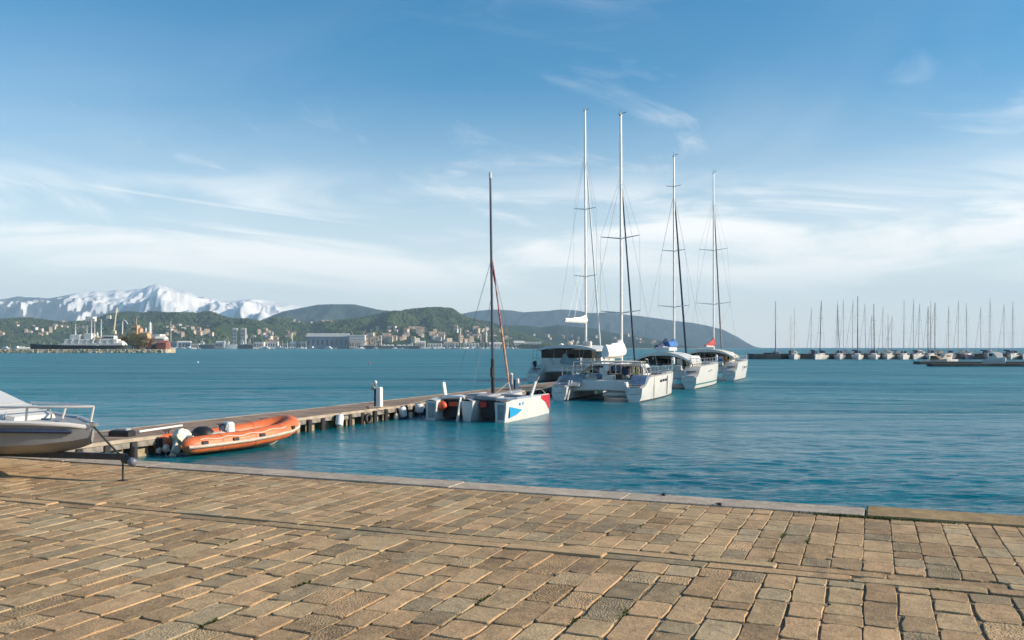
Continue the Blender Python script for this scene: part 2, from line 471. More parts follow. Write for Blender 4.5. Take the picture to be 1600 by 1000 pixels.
rng = random.Random(11)
def stone_shape(u0, u1, v0, v1, z, jit, rr, depth=0.07, cham=0.0045, kerb=False):
    """one irregular paving stone: lower ring, rim, top ring; returns verts, faces"""
    w, l = u1 - u0, v1 - v0
    k = 0.012 if kerb else rr.uniform(0.05, 0.12) * min(w, l)
    base = [(u0 + k, v0), ((u0 + u1) / 2, v0), (u1 - k, v0), (u1, v0 + k), (u1, (v0 + v1) / 2), (u1, v1 - k),
            (u1 - k, v1), ((u0 + u1) / 2, v1), (u0 + k, v1), (u0, v1 - k), (u0, (v0 + v1) / 2), (u0, v0 + k)]
    out = []
    for i, (a, b) in enumerate(base):
        ja = rr.uniform(-jit, jit); jb = rr.uniform(-jit, jit)
        out.append((a + ja, b + jb))
    if not kerb and rr.random() < 0.24:                      # a broken corner
        i = rr.choice((0, 2, 3, 5, 6, 8, 9, 11)); c = ((u0 + u1) / 2, (v0 + v1) / 2)
        out[i] = (out[i][0] + (c[0] - out[i][0]) * 0.22, out[i][1] + (c[1] - out[i][1]) * 0.18)
    cx, cv = (u0 + u1) / 2, (v0 + v1) / 2
    tu, tv = (0.0, 0.0) if kerb else (rr.uniform(-0.009, 0.009), rr.uniform(-0.006, 0.006))
    def zz(a, b): return z + (a - cx) * tu + (b - cv) * tv
    r0 = [(a, b, z - depth) for a, b in out]
    r1 = [(a, b, zz(a, b) - cham * rr.uniform(0.7, 1.5)) for a, b in out]
    def inn(a, b, e):
        da, db = cx - a, cv - b; n = math.hypot(da, db)
        return (a + da / n * e, b + db / n * e)
    r2 = []
    for a, b in out:
        e = cham * rr.uniform(0.8, 1.6)
        ia, ib = inn(a, b, e)
        r2.append((ia, ib, zz(ia, ib) + rr.uniform(-0.001, 0.001)))
    n = len(out)
    f = []
    for j in range(n):
        kx = (j + 1) % n
        f.append((j, kx, n + kx, n + j)); f.append((n + j, n + kx, 2 * n + kx, 2 * n + j))
    vs = r0 + r1 + r2 + [(cx, cv, z + rr.uniform(-0.002, 0.001))]
    for j in range(n):
        f.append((2 * n + j, 2 * n + (j + 1) % n, 3 * n))
    return vs, f

def mesh_with_attr(name, vs, fs, m, rnd, rgh, parent):
    me = bpy.data.meshes.new(name)
    me.from_pydata(vs, [], fs)
    me.materials.append(m)
    a = me.attributes.new('rnd', 'FLOAT', 'POINT'); a.data.foreach_set('value', rnd)
    a = me.attributes.new('rgh', 'FLOAT', 'POINT'); a.data.foreach_set('value', rgh)
    me.shade_smooth(); me.set_sharp_from_angle(angle=R(16))
    o = bpy.data.objects.new(name, me); COL.objects.link(o)
    o.parent = parent
    return o

stones = []
def stone_px(u, v, wu, wv):
    p = UV(u, v); d = p.y
    if d < 2.5: return -1
    px = 800 + p.x / d * F; py = HOR + (CAMZ - QZ) / d * F
    if px < -20 or px > 1620 or py > 1015: return -1
    return wu * F / d * wv * F * (CAMZ - QZ) / d / d
def lay_band(v0, v1, ua, ub, wmin, wmax, lmin, lmax, gap, jit, dz, rough_p):
    u = ua
    while u < ub:
        w = rng.uniform(wmin, wmax)
        v = v0 - rng.uniform(0, lmax) if v0 < 0 else v0
        drift = rng.uniform(-0.012, 0.012)
        while v < v1 - 0.02:
            l = rng.uniform(lmin, lmax) * (0.6 if rng.random() < 0.16 else 1.0)
            if v1 - (v + l) < lmin * 0.6: l = v1 - v
            ga = gap * rng.uniform(0.6, 1.5); gb = gap * rng.uniform(0.5, 1.8)
            so = rng.uniform(-0.25, 0.25) * gap
            z = QZ + rng.gauss(0, dz)
            rg = rng.uniform(0.5, 1.0) if rng.random() < rough_p else rng.uniform(0.0, 0.18)
            stones.append((u + ga / 2 + so, u + w - ga / 2 + so, v + gb / 2, min(v + l, v1) - gb / 2, z, jit, rg))
            v += l
        u += w
lay_band(-1.5, 6.41, -15.0, 6.0, 0.195, 0.245, 0.24, 0.55, 0.0135, 0.0080, 0.0019, 0.16)
lay_band(6.76, 8.905, -19.0, 7.0, 0.185, 0.222, 0.22, 0.52, 0.007, 0.0042, 0.0011, 0.10)
for (va, vb) in ((6.43, 6.58), (6.595, 6.745)):      # the double course of long thin stones along the quay
    u = -19.0 + rng.uniform(0, 0.5)
    while u < 7.0:
        l = rng.uniform(0.55, 1.15)
        stones.append((u + 0.005, u + l - 0.006, va + 0.004, vb - 0.004, QZ + rng.gauss(0, 0.003), 0.004, rng.uniform(0, 0.3)))
        u += l
scored = sorted(stones, key=lambda s: -stone_px((s[0] + s[1]) / 2, (s[2] + s[3]) / 2, s[1] - s[0], s[3] - s[2]))
allv, allf, alla, allr = [], [], [], []
for i, s in enumerate(scored):
    vs, fs = stone_shape(*s[:6], rng)
    rv = rng.random()
    if i < 300:
        mesh_with_attr('paving_stone', vs, fs, STONE, [rv] * len(vs), [s[6]] * len(vs), quay)
    else:
        b = len(allv)
        allv.extend(vs); allf.extend(tuple(k + b for k in f) for f in fs)
        alla.extend([rv] * len(vs)); allr.extend([s[6]] * len(vs))
o = mesh_with_attr('smaller_paving_stones', allv, allf, STONE, alla, allr, quay)
o['kind'] = 'stuff'

# kerb: grey granite blocks, then an ochre block set a little further out
u = -0.06
cuts = []
while u > -24:
    l = rng.uniform(1.5, 2.6)
    cuts.append((u - l, u)); u -= l
for (a, b) in cuts:
    vs, fs = stone_shape(a + 0.003, b - 0.003, KV0 + 0.004, KV1, QZ + 0.012 + rng.gauss(0, 0.002), 0.002, rng, 0.9, 0.007, True)
    mesh_with_attr('kerb_stone', vs, fs, GRANITE, [0.43 + rng.uniform(0, 0.004)] * len(vs), [0.25] * len(vs), quay)
u = -0.05
while u < 9:
    l = rng.uniform(1.3, 1.9)
    vs, fs = stone_shape(u + 0.003, u + l - 0.004, KV0 - 0.02, KV1 + 0.07, QZ + 0.02, 0.003, rng, 0.9, 0.012, True)
    mesh_with_attr('kerb_stone', vs, fs, OCHRE, [0.43 + rng.uniform(0, 0.006)] * len(vs), [0.3] * len(vs), quay)
    u += l

# moss and weeds in the joints
MOSS = mat('moss_leaves', (0.075, 0.095, 0.022), 0.9, var=0.35, vscale=40)
mv, mf = [], []
def moss_patch(u, v, ru, rv, n, h):
    for _ in range(n):
        a = u + rng.gauss(0, ru); b = v + rng.gauss(0, rv)
        s = rng.uniform(0.006, 0.016); t = rng.uniform(0, math.pi * 2)
        z0 = QZ - 0.010
        i = len(mv)
        mv.extend([(a - s * math.cos(t), b - s * math.sin(t), z0), (a + s * math.cos(t), b + s * math.sin(t), z0),
                   (a + rng.uniform(-1, 1) * s * 1.5, b + rng.uniform(-1, 1) * s * 1.5, z0 + h * rng.uniform(0.5, 1.2))])
        mf.append((i, i + 1, i + 2))
moss_patch(-0.12, 8.86, 0.22, 0.02, 900, 0.028)
moss_patch(0.35, 8.87, 0.2, 0.018, 500, 0.024)
moss_patch(0.42, 6.42, 0.04, 0.02, 120, 0.015)
moss_patch(-6.2, 6.0, 0.03, 0.02, 60, 0.02)
for _ in range(70):
    s = stones[rng.randrange(len(stones))]
    moss_patch(s[1] + 0.008, rng.uniform(s[2], s[3]), 0.006, 0.05, 45, 0.02)
me = bpy.data.meshes.new('moss'); me.from_pydata(mv, [], mf); me.materials.append(MOSS)
o = bpy.data.objects.new('moss', me); COL.objects.link(o); o.rotation_euler = (0, 0, -TH)
tag(o, 'green moss growing in the joints along the kerb', 'moss', kind='stuff')

# ------------------------------------------------------------------ hills and mountains across the bay
def hill_material(name, cols, scale, snow=None, bumpd=0.0, bumps=0.02):
    m = bpy.data.materials.new(name); m.use_nodes = True
    g = NT(m.node_tree); g.n.clear()
    geo = g('ShaderNodeNewGeometry')
    pos = geo.outputs['Position']
    n1 = g.noise(pos, scale, 6.0, 0.6, 0.4)
    n2 = g.noise(pos, scale * 6.0, 5.0, 0.65)
    c = g.mix(g.ramp(n1, 0.35, 0.65), cols[0], cols[1])
    c = g.mix(g.ramp(n2, 0.5, 0.8, 0.0, 0.6), c, cols[2])
    rough = 0.95
    if snow:
        sx = g('ShaderNodeSeparateXYZ', {0: pos})
        nx = g('ShaderNodeSeparateXYZ', {0: geo.outputs['Normal']})
        n3 = g.noise(pos, 0.0026, 8.0, 0.68, 0.7)
        lv = g.math('ADD', sx.outputs[2], g.math('MULTIPLY', g.math('SUBTRACT', n3, 0.5), snow[1]))
        lv = g.math('ADD', lv, g.math('MULTIPLY', nx.outputs[0], snow[2]))
        lv = g.math('ADD', lv, g.math('MULTIPLY', sx.outputs[0], snow[3]))
        c = g.mix(g.ramp(lv, snow[0], snow[0] + 50.0), c, (0.82, 0.81, 0.80))
    b = g('ShaderNodeBsdfPrincipled', {'Base Color': c, 'Roughness': rough, 'Specular IOR Level': 0.05})
    if bumpd:
        bn = g('ShaderNodeBump', {'Height': g.noise(pos, bumps, 6.0, 0.65), 'Strength': 1.0, 'Distance': bumpd})
        g.l.new(bn.outputs[0], b.inputs['Normal'])
    g('ShaderNodeOutputMaterial', {'Surface': b.outputs[0]})
    return m

HILLS = []
def terrain(name, prof, D0, D1, D2, material, seed, step=3.0, ns=34, gul=0.35, wl=420.0, shape=0.75, cj=1.2, foot=2.2):
    xs = np.array([p[0] for p in prof], float); ys = np.array([p[1] for p in prof], float)
    pxs = np.arange(xs[0], xs[-1] + 0.1, step)
    cyv = np.interp(pxs, xs, ys)
    kk = np.array([0.25, 0.5, 0.25]); pad = np.concatenate(([cyv[0]], cyv, [cyv[-1]])); cyv = np.convolve(pad, kk, 'valid')
    nb = 8
    ts = np.concatenate((np.linspace(0, 1, ns), np.linspace(1, 2, nb + 1)[1:]))
    T, PX = np.meshgrid(ts, pxs, indexing='ij')
    D = np.where(T <= 1, D0 + (D1 - D0) * T, D1 + (D2 - D1) * (T - 1))
    X = (PX - 800) / F * D
    cr = np.interp(PX, pxs, cyv)
    cr = cr - cj * (fbm(X / (wl * 0.22), D * 0 + 3.3, seed + 50, 4) - 0.5) * 2
    ZC = np.maximum((HOR - cr) / F * D1 + CAMZ, 1.0)
    tt = np.clip(T, 0, 1)
    sh = tt ** shape
    sh = sh * 0.55 + 0.45 * (tt * tt * (3 - 2 * tt))
    g = fbm(X / wl + 0.6 * fbm(X / wl, D / wl, seed + 9, 3), D / (wl * 2.2), seed, 5, True)
    g2 = fbm(X / (wl * .3), D / (wl * .3), seed + 31, 4)
    Z = ZC * sh + ZC * gul * ((g - 0.62) * 2.2 + (g2 - 0.5) * 0.5) * (tt ** 0.7) * (1 - tt) ** 0.8 * 1.7
    Z = np.minimum(Z, np.maximum((ZC - CAMZ) * D / D1 * (0.90 + 0.10 * tt) + CAMZ, 0.5))
    back = T > 1
    Z = np.where(back, ZC * (1 - (T - 1)) ** 1.4, Z)
    Z = np.maximum(Z, np.where(T < 0.02, -1.0, foot * (0.6 + 0.4 * tt)))
    Z[-1, :] = -2.0
    nx = len(pxs); nr = len(ts)
    V = np.stack((X, D, Z), -1).reshape(-1, 3)
    i = np.arange((nr - 1) * (nx - 1)); r = i // (nx - 1); c = i % (nx - 1)
    a = r * nx + c
    faces = np.stack((a, a + 1, a + nx + 1, a + nx), -1)
    me = bpy.data.meshes.new(name)
    me.from_pydata(V.tolist(), [], faces.tolist())
    me.materials.append(material)
    me.shade_smooth()
    o = bpy.data.objects.new(name, me); COL.objects.link(o)
    tag(o, kind='structure')
    HILLS.append((name, pxs, D[:ns, :], Z[:ns, :], o))
    return o

def land_at(px, py, names=None):
    """the nearest ground seen at a picture point: (x, y, z) or None"""
    best = None
    for (nm, pxs, D, Z, o) in HILLS:
        if names and nm not in names: continue
        if px < pxs[0] or px > pxs[-1]: continue
        j = (px - pxs[0]) / (pxs[1] - pxs[0]); j0 = min(int(j), len(pxs) - 2); fj = j - j0
        d = D[:, j0] * (1 - fj) + D[:, j0 + 1] * fj
        z = Z[:, j0] * (1 - fj) + Z[:, j0 + 1] * fj
        yy = HOR - (z - CAMZ) * F / d
        for k in range(1, len(d)):
            if yy[k] <= py:
                t = 0.0 if yy[k - 1] == yy[k] else (yy[k - 1] - py) / (yy[k - 1] - yy[k])
                t = min(max(t, 0.0), 1.0)
                dd = d[k - 1] + (d[k] - d[k - 1]) * t; z2 = z[k - 1] + (z[k] - z[k - 1]) * t
                if best is None or dd < best[1]:
                    best = ((px - 800) / F * dd, dd, z2)
                break
    return best

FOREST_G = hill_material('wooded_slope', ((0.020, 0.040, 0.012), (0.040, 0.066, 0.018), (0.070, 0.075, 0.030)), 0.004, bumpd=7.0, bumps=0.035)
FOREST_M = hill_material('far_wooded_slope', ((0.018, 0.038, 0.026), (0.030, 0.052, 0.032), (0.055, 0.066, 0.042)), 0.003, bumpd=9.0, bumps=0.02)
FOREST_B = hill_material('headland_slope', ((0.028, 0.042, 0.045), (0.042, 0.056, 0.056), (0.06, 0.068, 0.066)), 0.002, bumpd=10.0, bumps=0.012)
ALPS = hill_material('snowy_rock', ((0.055, 0.065, 0.080), (0.10, 0.105, 0.115), (0.17, 0.165, 0.16)), 0.0029, snow=(-160.0, 350.0, 260.0, 0.14), bumpd=34.0, bumps=0.0048)

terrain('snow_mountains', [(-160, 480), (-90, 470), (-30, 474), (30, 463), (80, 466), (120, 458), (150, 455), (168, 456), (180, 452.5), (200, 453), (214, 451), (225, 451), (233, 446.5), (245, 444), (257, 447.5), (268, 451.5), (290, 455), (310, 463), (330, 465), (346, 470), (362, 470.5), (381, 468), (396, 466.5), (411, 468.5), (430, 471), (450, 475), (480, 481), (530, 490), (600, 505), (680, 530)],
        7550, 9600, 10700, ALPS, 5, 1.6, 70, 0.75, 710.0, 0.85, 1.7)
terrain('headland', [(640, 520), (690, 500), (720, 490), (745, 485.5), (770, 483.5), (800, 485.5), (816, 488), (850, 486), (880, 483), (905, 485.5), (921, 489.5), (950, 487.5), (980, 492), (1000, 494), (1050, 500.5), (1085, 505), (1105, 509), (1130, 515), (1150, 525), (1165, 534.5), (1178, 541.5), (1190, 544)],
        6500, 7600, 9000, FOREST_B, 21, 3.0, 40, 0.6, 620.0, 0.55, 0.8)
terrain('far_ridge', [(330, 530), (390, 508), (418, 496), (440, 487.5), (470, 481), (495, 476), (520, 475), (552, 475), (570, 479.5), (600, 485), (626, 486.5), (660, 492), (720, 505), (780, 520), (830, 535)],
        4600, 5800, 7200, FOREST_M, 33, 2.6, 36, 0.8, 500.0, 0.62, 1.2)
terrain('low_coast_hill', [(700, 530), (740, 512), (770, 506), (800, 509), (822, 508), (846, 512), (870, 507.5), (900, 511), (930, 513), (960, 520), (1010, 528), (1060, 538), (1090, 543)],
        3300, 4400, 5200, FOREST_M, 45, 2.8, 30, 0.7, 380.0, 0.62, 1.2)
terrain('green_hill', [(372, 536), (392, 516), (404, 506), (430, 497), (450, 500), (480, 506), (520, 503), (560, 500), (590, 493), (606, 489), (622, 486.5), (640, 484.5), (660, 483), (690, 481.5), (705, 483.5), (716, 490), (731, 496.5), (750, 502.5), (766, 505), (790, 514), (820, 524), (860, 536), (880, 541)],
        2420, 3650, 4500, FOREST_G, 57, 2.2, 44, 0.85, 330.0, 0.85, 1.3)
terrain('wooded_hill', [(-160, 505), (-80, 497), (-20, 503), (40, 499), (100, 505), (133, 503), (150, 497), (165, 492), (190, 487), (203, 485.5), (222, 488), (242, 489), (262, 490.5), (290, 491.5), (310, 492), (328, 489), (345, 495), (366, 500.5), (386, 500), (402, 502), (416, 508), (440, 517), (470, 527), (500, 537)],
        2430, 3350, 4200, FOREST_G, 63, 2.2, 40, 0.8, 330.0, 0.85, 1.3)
# the flat town shore in front of the hills
sh = MB()
pl = [(-200, 2380), (60, 2375), (200, 2400), (320, 2385), (470, 2390), (560, 2370), (660, 2390), (800, 2420), (850, 2500), (930, 3000), (1085, 3250), (1120, 3500)]
front = [at(p, d, 1.6) for p, d in pl]; back = [at(p, d + 420, 2.4) for p, d in pl]
low = [Vector((p.x, p.y, -3)) for p in front]
sh.loft([low, front, back], False, False, False)
SHORE = hill_material('shore_ground', ((0.16, 0.14, 0.11), (0.22, 0.19, 0.15), (0.10, 0.11, 0.06)), 0.02)
tag(sh.build('town_shore', SHORE), kind='structure')

# woods: one mass of tree crowns over the two near green hills
def woods(name, hill, n, seed, smin, smax):
    nm, pxs, D, Z, o = [h for h in HILLS if h[0] == hill][0]
    r = np.random.RandomState(seed)
    nr, nc = D.shape
    a = r.uniform(0.06, 1.0, n * 2) ** 0.85 * (nr - 1.001); b = r.uniform(0, nc - 1.001, n * 2)
    i0 = a.astype(int); j0 = b.astype(int); fa = a - i0; fb = b - j0
    def bl(A): return (A[i0, j0] * (1 - fb) + A[i0, j0 + 1] * fb) * (1 - fa) + (A[i0 + 1, j0] * (1 - fb) + A[i0 + 1, j0 + 1] * fb) * fa
    d = bl(D); z = bl(Z); px = pxs[0] + b * (pxs[1] - pxs[0]); x = (px - 800) / F * d
    dens = fbm(x / 130.0, d / 170.0, seed + 3, 4)
    keep = (dens > 0.40) & (z > 5.0)
    x, d, z, dens = x[keep][:n], d[keep][:n], z[keep][:n], dens[keep][:n]
    n = len(x)
    phi = (1 + 5 ** 0.5) / 2
    iv = np.array([(-1, phi, 0), (1, phi, 0), (-1, -phi, 0), (1, -phi, 0), (0, -1, phi), (0, 1, phi), (0, -1, -phi), (0, 1, -phi), (phi, 0, -1), (phi, 0, 1), (-phi, 0, -1), (-phi, 0, 1)]) / math.sqrt(1 + phi * phi)
    fi = np.array([(0, 11, 5), (0, 5, 1), (0, 1, 7), (0, 7, 10), (0, 10, 11), (1, 5, 9), (5, 11, 4), (11, 10, 2), (10, 7, 6), (7, 1, 8), (3, 9, 4), (3, 4, 2), (3, 2, 6), (3, 6, 8), (3, 8, 9), (4, 9, 5), (2, 4, 11), (6, 2, 10), (8, 6, 7), (9, 8, 1)])
    s = r.uniform(smin, smax, n) * (0.7 + 0.6 * dens)
    jit = r.uniform(0.7, 1.3, (n, 12, 1))
    V = iv[None] * jit * s[:, None, None] * np.array([1, 1, 0.85])
    V = V + np.stack((x, d, z + s * 0.35), -1)[:, None, :]
    Fc = fi[None] + (np.arange(n) * 12)[:, None, None]
    me = bpy.data.meshes.new(name)
    me.vertices.add(n * 12); me.vertices.foreach_set('co', V.reshape(-1))
    me.loops.add(n * 60); me.loops.foreach_set('vertex_index', Fc.reshape(-1).astype(np.int32))
    me.polygons.add(n * 20); me.polygons.foreach_set('loop_start', np.arange(0, n * 60, 3, dtype=np.int32))
    me.update(calc_edges=True)
    cr = r.uniform(0, 1, n)
    at_ = me.attributes.new('rnd', 'FLOAT', 'POINT'); at_.data.foreach_set('value', np.repeat(cr, 12).astype(np.float32))
    me.materials.append(CROWN)
    o = bpy.data.objects.new(name, me); COL.objects.link(o)
    return o
def crown_material(name, cols):
    m = bpy.data.materials.new(name); m.use_nodes = True
    g = NT(m.node_tree); g.n.clear()
    rnd = g('ShaderNodeAttribute', attribute_name='rnd').outputs['Fac']
    pos = g('ShaderNodeNewGeometry').outputs['Position']
    big = g.noise(pos, 0.006, 4.0, 0.6)
    c = g.mix(g.ramp(big, 0.35, 0.65), cols[0], cols[1])
    c = g.mix(g.ramp(rnd, 0.6, 1.0, 0.0, 0.8), c, cols[2])
    b = g('ShaderNodeBsdfPrincipled', {'Base Color': c, 'Roughness': 0.9, 'Specular IOR Level': 0.1})
    g('ShaderNodeOutputMaterial', {'Surface': b.outputs[0]})
    return m
CROWN = crown_material('tree_crowns', ((0.026, 0.046, 0.013), (0.052, 0.078, 0.020), (0.085, 0.082, 0.032)))
o = woods('woodland', 'green_hill', 24000, 71, 3.6, 7.4)
tag(o, 'dense green woodland covering the middle hill across the bay', 'woodland', kind='stuff')
o = woods('woodland', 'wooded_hill', 24000, 72, 3.6, 7.4)
tag(o, 'dark green woodland covering the left hill below the snow mountains', 'woodland', kind='stuff')

# the air over the bay
hz = MB()
hz.box((0, 0, 362.0), (22600, 22600, 736.0))
hm = bpy.data.materials.new('hazy_air'); hm.use_nodes = True
g = NT(hm.node_tree); g.n.clear()
pv = g('ShaderNodeVolumePrincipled', {'Color': (0.50, 0.76, 1.0, 1.0), 'Density': 9.5e-5, 'Anisotropy': 0.0})
g('ShaderNodeOutputMaterial', {'Volume': pv.outputs[0]})
tag(hz.build('haze', hm), 'thin blue haze in the air over the bay', 'haze', kind='stuff')
# ------------------------------------------------------------------ the pontoon
PU1 = -21.55; PU0 = -24.55; PV0 = 10.6; PV1 = 108.0; DZ = 0.62
WOODD = mat('weathered_decking', (0.32, 0.22, 0.15), 0.85, var=0.16, vscale=1.2, bump=0.006, bscale=25, dirt=(0.22, 0.16, 0.12), dirt_amt=0.4)
WOODE = mat('pale_edge_timber', (0.40, 0.33, 0.25), 0.8, var=0.10, vscale=2, dirt=(0.3, 0.25, 0.2), dirt_amt=0.3)
CONC = mat('stained_concrete_float', (0.33, 0.27, 0.18), 0.9, var=0.12, vscale=3, bump=0.01, bscale=12, dirt=(0.14, 0.14, 0.08), dirt_amt=0.5)
TIMB = mat('grey_fascia_timber', (0.22, 0.195, 0.165), 0.85, var=0.2, vscale=4, bump=0.008, bscale=14, dirt=(0.10, 0.09, 0.07), dirt_amt=0.6)
pr = empty('floating_pontoon', UV(0, 0, 0), -TH)
tag(pr, 'long floating pontoon with brown timber deck leading out from the quay', 'pontoon')
b = MB()
v = PV0
rg = random.Random(5)
while v < PV1:
    b.box(((PU0 + PU1) / 2, v + 0.07, DZ - 0.02 + rg.uniform(-0.003, 0.003)), (PU1 - PU0 - 0.30, 0.128, 0.04))
    v += 0.14
o = b.build('deck_boards', WOODD, pr); o['kind'] = 'stuff'
for uu in (PU0 + 0.075, PU1 - 0.075):
    MB().box((uu, (PV0 + PV1) / 2, DZ - 0.045), (0.14, PV1 - PV0, 0.11), ch=0.012).build('edge_timber', WOODE, pr)
MB().box(((PU0 + PU1) / 2, (PV0 + PV1) / 2, DZ - 0.13), (PU1 - PU0 - 0.35, PV1 - PV0 - 0.1, 0.14)).build('under_frame', BLACK, pr)
fas = MB().box((0, 0, 0), (0.05, 0.84, 0.17), ch=0.008).build('fascia_board', TIMB, pr)
flo = MB().box((0, 0, 0), (2.5, 0.70, 0.62), ch=0.02).build('float', CONC, pr)
pos = MB().box((0, 0, 0), (0.13, 0.24, 0.80), ch=0.02).build('fender_post', BLACK, pr)
v = PV0 + 0.55; first = True
while v < 78:
    for (src, loc) in ((fas, (PU1 + 0.0, v, DZ - 0.19)), (flo, ((PU0 + PU1) / 2 + 0.02, v, 0.03)), (pos, (PU1 + 0.03, v + 0.515, 0.14))):
        oo = src if first else src.copy()
        if not first: COL.objects.link(oo)
        loc = (loc[0] + rg.uniform(-0.03, 0.03), loc[1] + rg.uniform(-0.05, 0.05), loc[2] + rg.uniform(-0.04, 0.03))
        oo.location = loc; oo.rotation_euler = (0, rg.uniform(-0.04, 0.04), rg.uniform(-0.02, 0.02))
    first = False
    v += 1.03
# gangway from the quay, outside the picture on the left
gw = MB().prism([(KV1 - 0.6, QZ + 0.02), (KV1 - 0.6, QZ + 0.09), (15.8, DZ + 0.12), (15.8, DZ + 0.04)], PU0 + 0.9, PU1 - 0.9, 'x')
go = gw.build('gangway', WOODE, None, None, (0, 0, 0), -TH)
tag(go, 'sloping gangway between the quay and the pontoon', 'gangway')

def mooring_pedestal(u, v, label, h=0.95, lamp=True, s=0.27):
    r = empty('service_pedestal', UV(u, v, DZ), -TH)
    tag(r, label, 'pedestal', 'white service pedestals on the pontoon')
    MB().box((0, 0, 0.02), (s + 0.08, s + 0.08, 0.04), ch=0.01).build('base_plate', GREYP, r)
    MB().box((0, 0, 0.04 + (h - 0.04) / 2), (s, s, h - 0.04), ch=0.025, top=0.92).build('cabinet', PEDW, r)
    MB().box((-s / 2 - 0.05, -0.02, h * 0.47), (0.09, s * 0.8, h * 0.86), ch=0.01).build('socket_panel', NAVY, r)
    if lamp:
        MB().tube([(-0.1, 0, h * 0.9), (-0.17, 0, h + 0.08), (-0.17, 0, h + 0.16)], 0.022, 8).build('lamp_arm', GREYP, r)
        for k, (dx, dz) in enumerate(((-0.27, 0.12), (-0.09, 0.20))):
            MB().tube([(-0.17 + dx * 0.3, 0, h + 0.12), (-0.1 + dx, -0.05, h + dz)], 0.02, 6).build('bracket', GREYP, r)
            MB().ball((-0.1 + dx, -0.07, h + dz + 0.03), (0.10, 0.075, 0.10), 12, 8).build('lamp_head', PEDW, r, 40)
        MB().ball((-0.36, 0.02, h - 0.06), (0.11, 0.10, 0.10), 12, 8).build('hose_reel', GREYP, r, 40)
    return r
mooring_pedestal(-21.88, 36.4, 'white service pedestal with two round lamp heads on the open pontoon', 0.98)
mooring_pedestal(-22.5, 55.6, 'short white service pedestal on the pontoon behind the trimaran', 0.75, False, 0.24)
r = empty('water_pillar', UV(-22.7, 55.0, DZ), -TH)
tag(r, 'slim grey pillar on the pontoon behind the trimaran mast', 'pillar')
MB().box((0, 0, 0.03), (0.3, 0.3, 0.06), ch=0.01).build('base_plate', GREYP, r)
MB().box((0, 0, 0.53), (0.2, 0.2, 0.98), ch=0.02).build('post', GREYP, r)
MB().ball((0, 0, 1.06), (0.12, 0.12, 0.09), 12, 8).build('cap', PEDW, r, 40)

def fender(u, v, z, rx, rz, label, tilt=0.0, m=None, cat='fender'):
    r = empty('hanging_fender', UV(u, v, z), -TH)
    tag(r, label, cat, 'fenders hanging from the pontoon')
    MB().tube([(0, math.sin(tilt) * t * rz, math.cos(tilt) * t * rz) for t in (-1.0, -0.93, -0.75, -0.3, 0.3, 0.75, 0.93, 1.0)], [rx * k for k in (0.3, 0.6, 0.92, 1, 1, 0.92, 0.6, 0.3)], 14).build('body', m or WHITEC, r, 40)
    MB().tube([(0, math.sin(tilt) * rz * 0.98, math.cos(tilt) * rz * 0.98), (0, math.sin(tilt) * rz * 1.08, math.cos(tilt) * rz * 1.12)], rx * 0.28, 8).build('eye', BLACK, r)
    MB().tube([(0, math.sin(tilt) * rz * 1.05, math.cos(tilt) * rz * 1.08), (-0.08, 0.0, max(DZ + 0.02 - z, rz + 0.05))], 0.012, 6).build('lanyard', ROPE, r)
    return r
fender(-21.28, 32.1, 0.36, 0.17, 0.27, 'large white fender hanging under the pontoon edge beside the orange dinghy', 0.25)
fender(-21.28, 37.6, 0.34, 0.19, 0.27, 'white fender hanging from the pontoon just past the lamp pedestal', -0.3)
fender(-21.28, 39.3, 0.40, 0.22, 0.24, 'round white fender hanging from the pontoon closest to the trimaran', 0.0)
fender(-21.28, 36.95, 0.12, 0.11, 0.20, 'small cream fender low on the pontoon side by the pedestal', 0.1, BEIGE)
fender(-21.28, 38.4, 0.10, 0.10, 0.18, 'small cream fender between the two white pontoon fenders', 0.1, BEIGE)
def bundle(name, u, v, label, cat, L, m1, m2):
    r = empty(name, UV(u, v, DZ), -TH + 0.3)
    tag(r, label, cat)
    MB().box((0, 0, 0.10), (0.75, 0.42, 0.2), ch=0.05).build('cover', m1, r)
    MB().box((0.05, 0.0, 0.23), (0.4, 0.3, 0.08), ch=0.03).build('lid', m2, r)
    return r
bundle('deck_box', -22.5, 21.4, 'low black box lying on the near end of the pontoon', 'box', 0.8, BLACK, GREYP)
o = MB().tube([(-22.7, 22.3, DZ + 0.06), (-23.0, 24.6, DZ + 0.07)], 0.04, 8).build('boat_hook', PEDW, None, 40, UV(0, 0, 0), -TH)
tag(o, 'pale pole lying on the pontoon beside the black box', 'pole')

